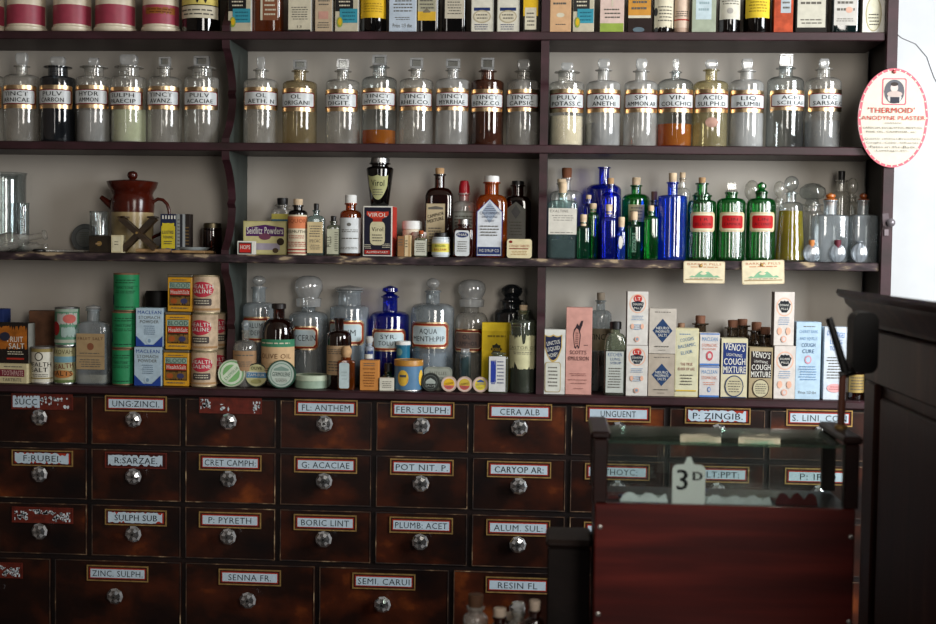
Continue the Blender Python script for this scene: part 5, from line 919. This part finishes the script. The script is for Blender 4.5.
carton('cough_carton', 'brown-black and tan cough mixture carton, shorter than its navy neighbour', 749.5, 773, 347.5, ZC, .006, .04, P('a49470', .7), [('r', 0, 1, 0, 1, P('a09070', .7))]+[(o[:5]+(P('241c1c', .6),)+o[6:] if i == 1 else o) for i, o in enumerate(veno('241c1c', '3c3028'))][1:], side=P('6c5c48'))
dk = [(o if i != 5 else o) for i, o in enumerate(do)]
dk2 = [('r', 0, 1, 0, 1, P('ccc4bc', .7)), ('e', .08, .92, .1, .45, P('d8a890')), ('e', .14, .86, .12, .43, P('ccc4bc', .7)), ('p', 0, 1, 0, 1, P('1c2024'), [(.26, .2), (.3, .16), (.44, .17), (.5, .15), (.56, .17), (.7, .16), (.74, .2), (.82, .22), (.74, .32), (.62, .38), (.38, .38), (.26, .32), (.18, .22)]), ('t', .26, .74, .22, .26, 'DOANS', PAPERW, .02), ('t', .32, .68, .29, .33, 'PILLS', PAPERW, .02), L(.2, .8, .46, .62, 4, P('7c94b0')), ('e', .16, .4, .66, .8, P('d8a890')), ('e', .6, .84, .66, .8, P('d8a890')), ('e', .36, .64, .82, .94, P('d8a490')), ('e', .42, .58, .84, .92, P('c8c0bc'))]
h0 = Z_(785, 346, .006)
carton('pill_carton', 'white pill carton with black scalloped badge, under its twin', 774.5, 796, 346, ZC, .006, .03, P('ccc4bc', .7), dk2)
carton('pill_carton', 'white pill carton with black scalloped badge, stacked on its twin', 774.5, 795, 292, h0+.0006, .006, .03, P('ccc4bc', .7), dk2, rz=.07, side=P('988c88'))
BLI = P('6c8cb0')
carton('cough_carton', 'pale blue carton lettered COUGH CURE beside the stacked pill cartons', 796.5, 821.5, 322, ZC, .006, .042, P('a8c0d0', .7), [('r', 0, 1, 0, 1, P('acc4d4', .7)), L(.25, .8, .04, .07, 1), ('t', .12, .88, .1, .14, 'CHERRY BARK', BLI, 0), ('t', .14, .86, .19, .23, 'AND SQUILLS', BLI, 0), ('t', .22, .78, .27, .32, 'COUGH', P('4c6484'), .02), ('t', .26, .74, .35, .4, 'CURE', P('4c6484'), .02), ('e', .36, .64, .43, .54, P('c890a0')), ('e', .41, .59, .45, .52, P('acc4d4')), L(.12, .88, .56, .76, 6, BLI), ('t', .14, .86, .89, .93, 'Price 1/3 the', LINE, 0)])
carton('lung_tonic_carton', 'white carton with curved blue heading and pink oval near the end panel', 824.5, 847.5, 327, ZC, .006, .04, P('c4ccd4', .7), [('t', .1, .9, .06, .13, 'OWBRIDGES', P('3c6ca8'), .03, -.15), ('t', .25, .8, .17, .23, 'LUNG', P('3c6ca8'), .03), ('t', .25, .8, .26, .32, 'TONIC', P('3c6ca8'), .03), L(.12, .88, .4, .72, 8), ('e', .15, .85, .78, .9, P('d8a0a0')), L(.25, .75, .81, .87, 2, P('a05c5c'))], rz=.04)
bottle('medicine_bottle', 'amber bottle with dark top and buff label beside the end panel', 'bottle', 848.5, 864, ZC, .03, 362, 371, 8, BROWN, ('cap', 9, 355, BLACK), (849, 863.5, 374, 392, [('r', 0, 1, 0, 1, P('a08850')), L(.1, .9, .1, .9, 5)], 0, 1.3))

# ================================================================== oval show card and latch on the end panel
Y = -.020; X = X_(893, 118, Y); z = Z_(893, 118, Y); s = sc_(893, 118, Y); t = thing('oval_sign', 'cream oval advertising card with pink scalloped rim and small portrait', 'sign', (X, Y, z))
N = 72; q = MB(); el = lambda k, w=0: [((35.2*k+w*(i % 2))*s*cos(2*pi*i/N), (50.3*k+w*(i % 2))*s*sin(2*pi*i/N)) for i in range(N)]
CARD = P('cac2b2', .6, .05); PK = P('c86470', .6)
q.prism(el(1), 0, .004, P('c8a0a0')); a, c = 35.2*s, 50.3*s
ops = [('e', 0, 1, 0, 1, PK), ('e', .035, .965, .025, .975, CARD), ('rr', .33, .68, .10, .37, PK, .004), ('rr', .35, .66, .112, .358, CARD, .003), ('e', .35, .66, .11, .36, P('c4bcb0')), ('e', .36, .65, .115, .355, P('5c5c60')), ('e', .45, .56, .155, .24, P('c8b8b0')), ('e', .45, .56, .14, .18, P('3c3430')), ('e', .41, .61, .24, .35, P('b8b4b0')), ('r', .45, .58, .29, .35, P('34343c')), ('e', .40, .62, .23, .29, P('b8a8a0')),
       ('t', .14, .80, .395, .45, "'THERMOID'", P('b83c34'), .03), ('t', .05, .95, .48, .52, 'ANODYNE PLASTER', P('b83c34'), .02), ('t', .38, .62, .545, .56, 'CONTAINS', LINE, 0), ('t', .07, .93, .59, .61, 'CAPSICUM, EUCALYPTUS, MENTHOL,', LINE, 0), ('t', .12, .84, .63, .65, 'PINE OIL, CAMPHOR, etc.', LINE, 0),
       ('t', .1, .9, .70, .725, 'Quickly relieves Bronchitis,', GREY, .01), ('t', .12, .88, .74, .765, 'Coughs, Colds, Influenza,', GREY, .01), ('t', .18, .84, .78, .805, 'Pains in the Back,', GREY, .01), ('t', .27, .73, .82, .845, 'Lumbago etc.', GREY, .01)]
q.art(flat(0), -a, a, -c, c, ops)
for i in range(N//2):
    an = 4*pi*i/N; u, v = a*.955*cos(an), c*.968*sin(an); q.add([(u+.0022*cos(b2), -.0009, v+.0022*sin(b2)) for b2 in [pi*j/3 for j in range(6)]], [tuple(range(6))], CARD)
q.build('card', t)
q = MB().lathe([(.005, 0), (.005, .001), (.003, .004), (.0006, .0045)], P('a83c3c', .3), 14); o = q.build('pin', t); o.location = (-.0005, -.001, c*.93); o.rotation_euler = (pi/2, 0, 0)
t = thing('wall_latch', 'small dull metal latch with round glass button on the end panel', 'latch', (X_(886, 222, -.012), -.0122, Z_(886, 222, -.012)))
q = MB().prism([(-.010, .02), (.004, .022), (.008, .0), (.004, -.012), (-.008, -.010)], -.004, 0, P('50484c', .35, .2, .7)); q.prism([(-.004, -.018), (.006, -.018), (.006, -.033), (-.004, -.033)], -.004, 0, P('6c6468', .35, .2, .7)); q.build('latch_plate', t)
q = MB().lathe([(.004, 0), (.004, .008), (.009, .010), (.010, .014), (.006, .018), (.0006, .019)], P('706a6e', .3, .1, .3), 20); o = q.build('latch_button', t); o.location = (.008, -.004, -.002); o.rotation_euler = (pi/2, 0, 0)

# ================================================================== shop counter, display case and what stands in front
MAHB = wood('display_mahogany', [(.25, '2c0b09'), (.5, '4a1410'), (.75, '6c241c')], .30, 6, (.5, 3, 6), .5, .03)
ct = thing('shop_counter', 'dark mahogany shop counter carrying the glass display case', 'counter', (0, 0, 0))
MB().box(-.9, .47, -1.75, -1.225, .765, .80, MAHOG, .006).build('counter_top', ct); MB().box(-.86, .45, -1.70, -1.25, 0, .765, MAHOG, .002).build('counter_body', ct)
YF, YB = -1.44, -1.28; XA, XB = X_(595, 500, YF), X_(856, 500, YF); ZG = Z_(720, 446, YF); ZF = Z_(720, 506, YF); BZ = .80
t = thing('display_case', 'mahogany counter display case with glass top and front', 'display case', ((XA+XB)/2, YF, BZ)); hw = (XB-XA)/2; D = YB-YF; zf = ZF-BZ; zg = ZG-BZ
MB().box(-hw, hw, 0, .012, 0, zf, MAHB, .002).build('front_panel', t)
MB().box(-hw+.001, hw-.001, .0125, D, 0, zf-.004, MAHOG, .001).build('case_body', t)
for sg in (-1, 1):
    ww = .0165 if sg < 0 else .0165
    x0, x1 = (-hw-.003, -hw+ww) if sg < 0 else (hw-ww, hw+.003)
    q = MB().box(x0, x1, -.002, .016, zf+.0005, zg+.006, MAHOG, .0015); q.build('corner_post', t); q = MB().box(x0, x1, D-.014, D, zf-.002, zg+.006, MAHOG, .0015); q.build('corner_post', t)
    q = MB().box(x0-.004, x1+.004, -.005, D+.004, zg+.0065, zg+.017, MAHOG, .003); q.build('side_rail', t)
MB().box(-hw+.017, hw-.017, .002, .0045, zf-.001, zg, PANE).build('front_glass', t)
MB().box(-hw+.017, hw-.017, D-.006, D-.0035, zf-.001, zg, PANE).build('back_glass', t)
MB().box(-hw+.0168, hw-.0168, -.001, D-.001, zg+.0005, zg+.0045, glass('green_edged_pane', 'e4f2ea', '6c9884', .12, '9cc4ac', .03, .12)).build('top_glass', t)
for px, py in ((600, 527), (851, 537), (598, 614), (849, 622)):
    q = MB().lathe([(.0035, 0), (.0035, .0008), (.002, .0018), (.0006, .002)], P('a8a4a0', .35, .1, .8), 12); o = q.build('screw', t); o.location = (X_(px, py, YF)-(XA+XB)/2, 0, Z_(px, py, YF)-BZ); o.rotation_euler = (pi/2, 0, 0)
# things inside the case
w = X_(705.5, 480, YF+.02)-X_(672.5, 480, YF+.02); X = (X_(705.5, 480, YF+.02)+X_(672.5, 480, YF+.02))/2; zt = Z_(689, 457.5, YF+.02)
h = zt-(ZF-.004); pts = []; hh = h*.84
for i in range(9): a_ = pi*i/8*.5; pts.append((w/2-.008+.008*cos(a_), hh-.008+.008*sin(a_)))
pts += [(w*.16, hh+.0005), (w*.1, hh+(h-hh)*.5), (.003, h), (-.003, h), (-w*.1, hh+(h-hh)*.5), (-w*.16, hh+.0005)]
for i in range(9): a_ = pi/2+pi*i/8*.5; pts.append((-w/2+.008+.008*cos(a_), hh-.008+.008*sin(a_)))
pts += [(-w/2, .0006), (w/2, .0006)]
q = MB().prism(pts, 0, .003, P('fafcfc', .5, .02)); q.text('3', -w*.36, -w*.04, h*.32, h*.74, INK, flat(-.0004), 0, .0); q.text('3', -w*.345, -w*.025, h*.32, h*.74, INK, flat(-.0005), 0, .0); q.text('3', -w*.375, -w*.055, h*.32, h*.74, INK, flat(-.0005), 0, .0)
for dx in (-.018, 0, .018): q.text('D', w*(.13+dx), w*(.40+dx), h*.52, h*.70, INK, flat(-.0005), 0, 0)
o = q.build('price_ticket', loc=(X, YF+.022, ZF-.004)); tag(o, 'white price ticket with peaked top reading 3D inside the display case', 'price ticket')
def doily(label, x0, x1, mat, n, Yd, y0=491, name='paper_doily'):
    X0, X1 = X_(x0, 498, Yd), X_(x1, 498, Yd); hgt = Z_(x0, y0, Yd)-(ZF-.004); q = MB(); rr = random.Random(n); pts = [(X0-X0, .0006)]
    m = n*4
    for i in range(m+1): pts.append(((X1-X0)*i/m, hgt*(.45+.5*abs(sin(pi*i/m*n*.5))*(.8+.2*rr.random())) if 0 < i < m else hgt*.1))
    pts.append((X1-X0, .0006)); q.prism(pts, 0, .0012, mat); q.prism([(p[0], p[1]*.7) for p in pts], .006, .0072, mat)
    q.box(0, X1-X0, .0012, .05, .0004, .0016, mat)
    o = q.build(name, loc=(X0, Yd, ZF-.004)); tag(o, label, 'paper lining')
doily('scalloped white lace paper lining on the near side of the price ticket', 620, 668, P('e8f0f4', .6), 5, YF+.032, 491)
doily('scalloped white lace paper lining between price ticket and red paper', 706, 772, P('e8f0f4', .6), 7, YF+.032, 493.5)
doily('crumpled red paper lining beside the white lace paper', 776, 818, P('5c1418', .6), 6, YF+.036, 491, 'red_paper')
doily('narrow red paper strip under the first white lace lining', 608, 632, P('5c1c1c', .6), 4, YF+.05, 495, 'red_paper')
# dark box beside the case
Yb = -1.36; X0, X1 = X_(546, 560, Yb), X_(596, 560, Yb)-.004; zt = Z_(568, 540, Yb)
t = thing('dark_wooden_box', 'nearly black wooden box with rounded lid edge beside the display case', 'box', ((X0+X1)/2-.001, Yb, .80)); hx = (X1-X0)/2
DK = wood('ebonised_wood', [(.3, '0a0706'), (.7, '1a1210')], .55, 8, (1, 3, 3), .15); zl_ = zt-.80
MB().box(-hx+.003, hx-.003, 0, .09, .0005, zl_-.0125, DK, .002).build('box_body', t); MB().box(-hx, hx, -.004, .094, zl_-.012, zl_, wood('box_lid_wood', [(.3, '120c0b'), (.7, '241a17')], .55, 8, (1, 3, 3), .2), .005).build('lid', t)
# corked phials on the counter
for k, (x0, x1, top, lip, Yp, lb) in enumerate([(466, 485, 594, 606, -1.36, 'clear phial with brown cork, apart from the other counter phials'), (492, 507, 608, 616, -1.42, 'brown phial with white top, second along the counter'), (503, 519, 613, 619, -1.33, 'low brown phial between two taller ones on the counter'), (511, 526, 606, 612, -1.36, 'clear phial with glass stopper before the row of phials'), (528, 541, 600, 610, -1.40, 'brown phial with white top beside the dark wooden box')]):
    bottle('counter_phial', lb, 'bottle', x0-3, x1+3, .80, Yp, lip, lip+14, (x1-x0)*.8, CLEAR if k in (0, 3) else BROWN, (('cork', (x1-x0)*.8, top, P('4c3424')) if k == 0 else ('block', (x1-x0)*.8, top-4, STOP) if k == 3 else ('cork', x1-x0-2, top, P('a89888', .6))), None, lipk=1.2)
# hinged arm stand on the case rail
Yh = -1.36; f = lambda px, py: (X_(px, py, Yh), Z_(px, py, Yh)); bx = f(841.5, 436)
t = thing('arm_stand', 'brown upright rod with slanting black arm and rounded black head', 'stand', (f(846, 434)[0], Yh, BZ+zg+.0175)); o = t.location; gg = lambda px, py: (X_(px, py, Yh)-o.x, Z_(px, py, Yh)-o.z)
a_ = gg(845, 375); q = MB().tube([(a_[0]-.004, 0, 0), (a_[0]-.003, 0, a_[1])], .0055, wood('rod_wood', [(.3, '4c2618'), (.7, '7c4630')], .4, 10, (3, 3, .5)), 12); q.lathe([(.009, 0.0), (.009, .004), (.006, .006)], BRASS, 16, cx=a_[0]-.004); q.build('rod', t)
a1, a2 = gg(829, 318), gg(846, 374); q = MB(); q.tube([(a1[0], 0, a1[1]), (a2[0], 0, a2[1])], [.005, .0062], BLACK, 10); q.tube([(a2[0]-.009, 0, a2[1]-.002), (a2[0]+.012, 0, a2[1]+.004)], .0055, BLACK, 10); q.build('arm', t)
b1, b2 = gg(849, 372), gg(876, 312); q = MB().prism([(x+(b1[0]+b2[0])/2, z_) for x, z_ in rrect((b2[0]-b1[0])/2, b1[1], b2[1], .013)], -.02, .02, P('0c0a0a', .5)); q.build('head', t)
# tall cabinet with moulded cornice beside the case
XC = X_(870, 400, -1.05)
t = thing('tall_cabinet', 'dark panelled mahogany cabinet with moulded cornice closest to the plaster wall', 'cabinet', (XC, -1.05, 0)); zc = 1.42-.0565
CM = wood('cabinet_mahogany', [(.25, '1e0d09'), (.55, '381c16'), (.8, '643e34')], .45, 5, (3, 5, .5), .3); LN = 1.5
q = MB().box(.002, .14, -LN, 0, 0, zc-.075, CM, .002); q.build('cabinet_body', t)
prof = [(-.048, zc), (-.05, zc-.006), (-.046, zc-.012), (-.036, zc-.016), (-.034, zc-.024), (-.022, zc-.034), (-.02, zc-.040), (-.008, zc-.052), (-.006, zc-.06), (.001, zc-.064), (.15, zc-.11), (.15, zc-.10)]
q = MB().prism([(p[0], p[1]) for p in prof], -LN-.04, .05, CM); q.build('cornice', t)
q = MB()   # frame and panel on the side facing the shop
for y0, y1, z0, z1 in ((-LN, 0, zc-.15, zc-.064), (-.07, 0, .1, zc-.15), (-.62, -.54, .1, zc-.15), (-LN, 0, 0, .1)): q.box(-.010, .003, y0, y1, z0, z1, CM, .003)
q.build('face_frame', t)
q = MB(); q.box(-.006, .003, -.52, -.09, .12, zc-.17, CM, .003); q.box(-.006, .003, -1.2, -.64, .12, zc-.17, CM, .003); q.build('side_panel', t)
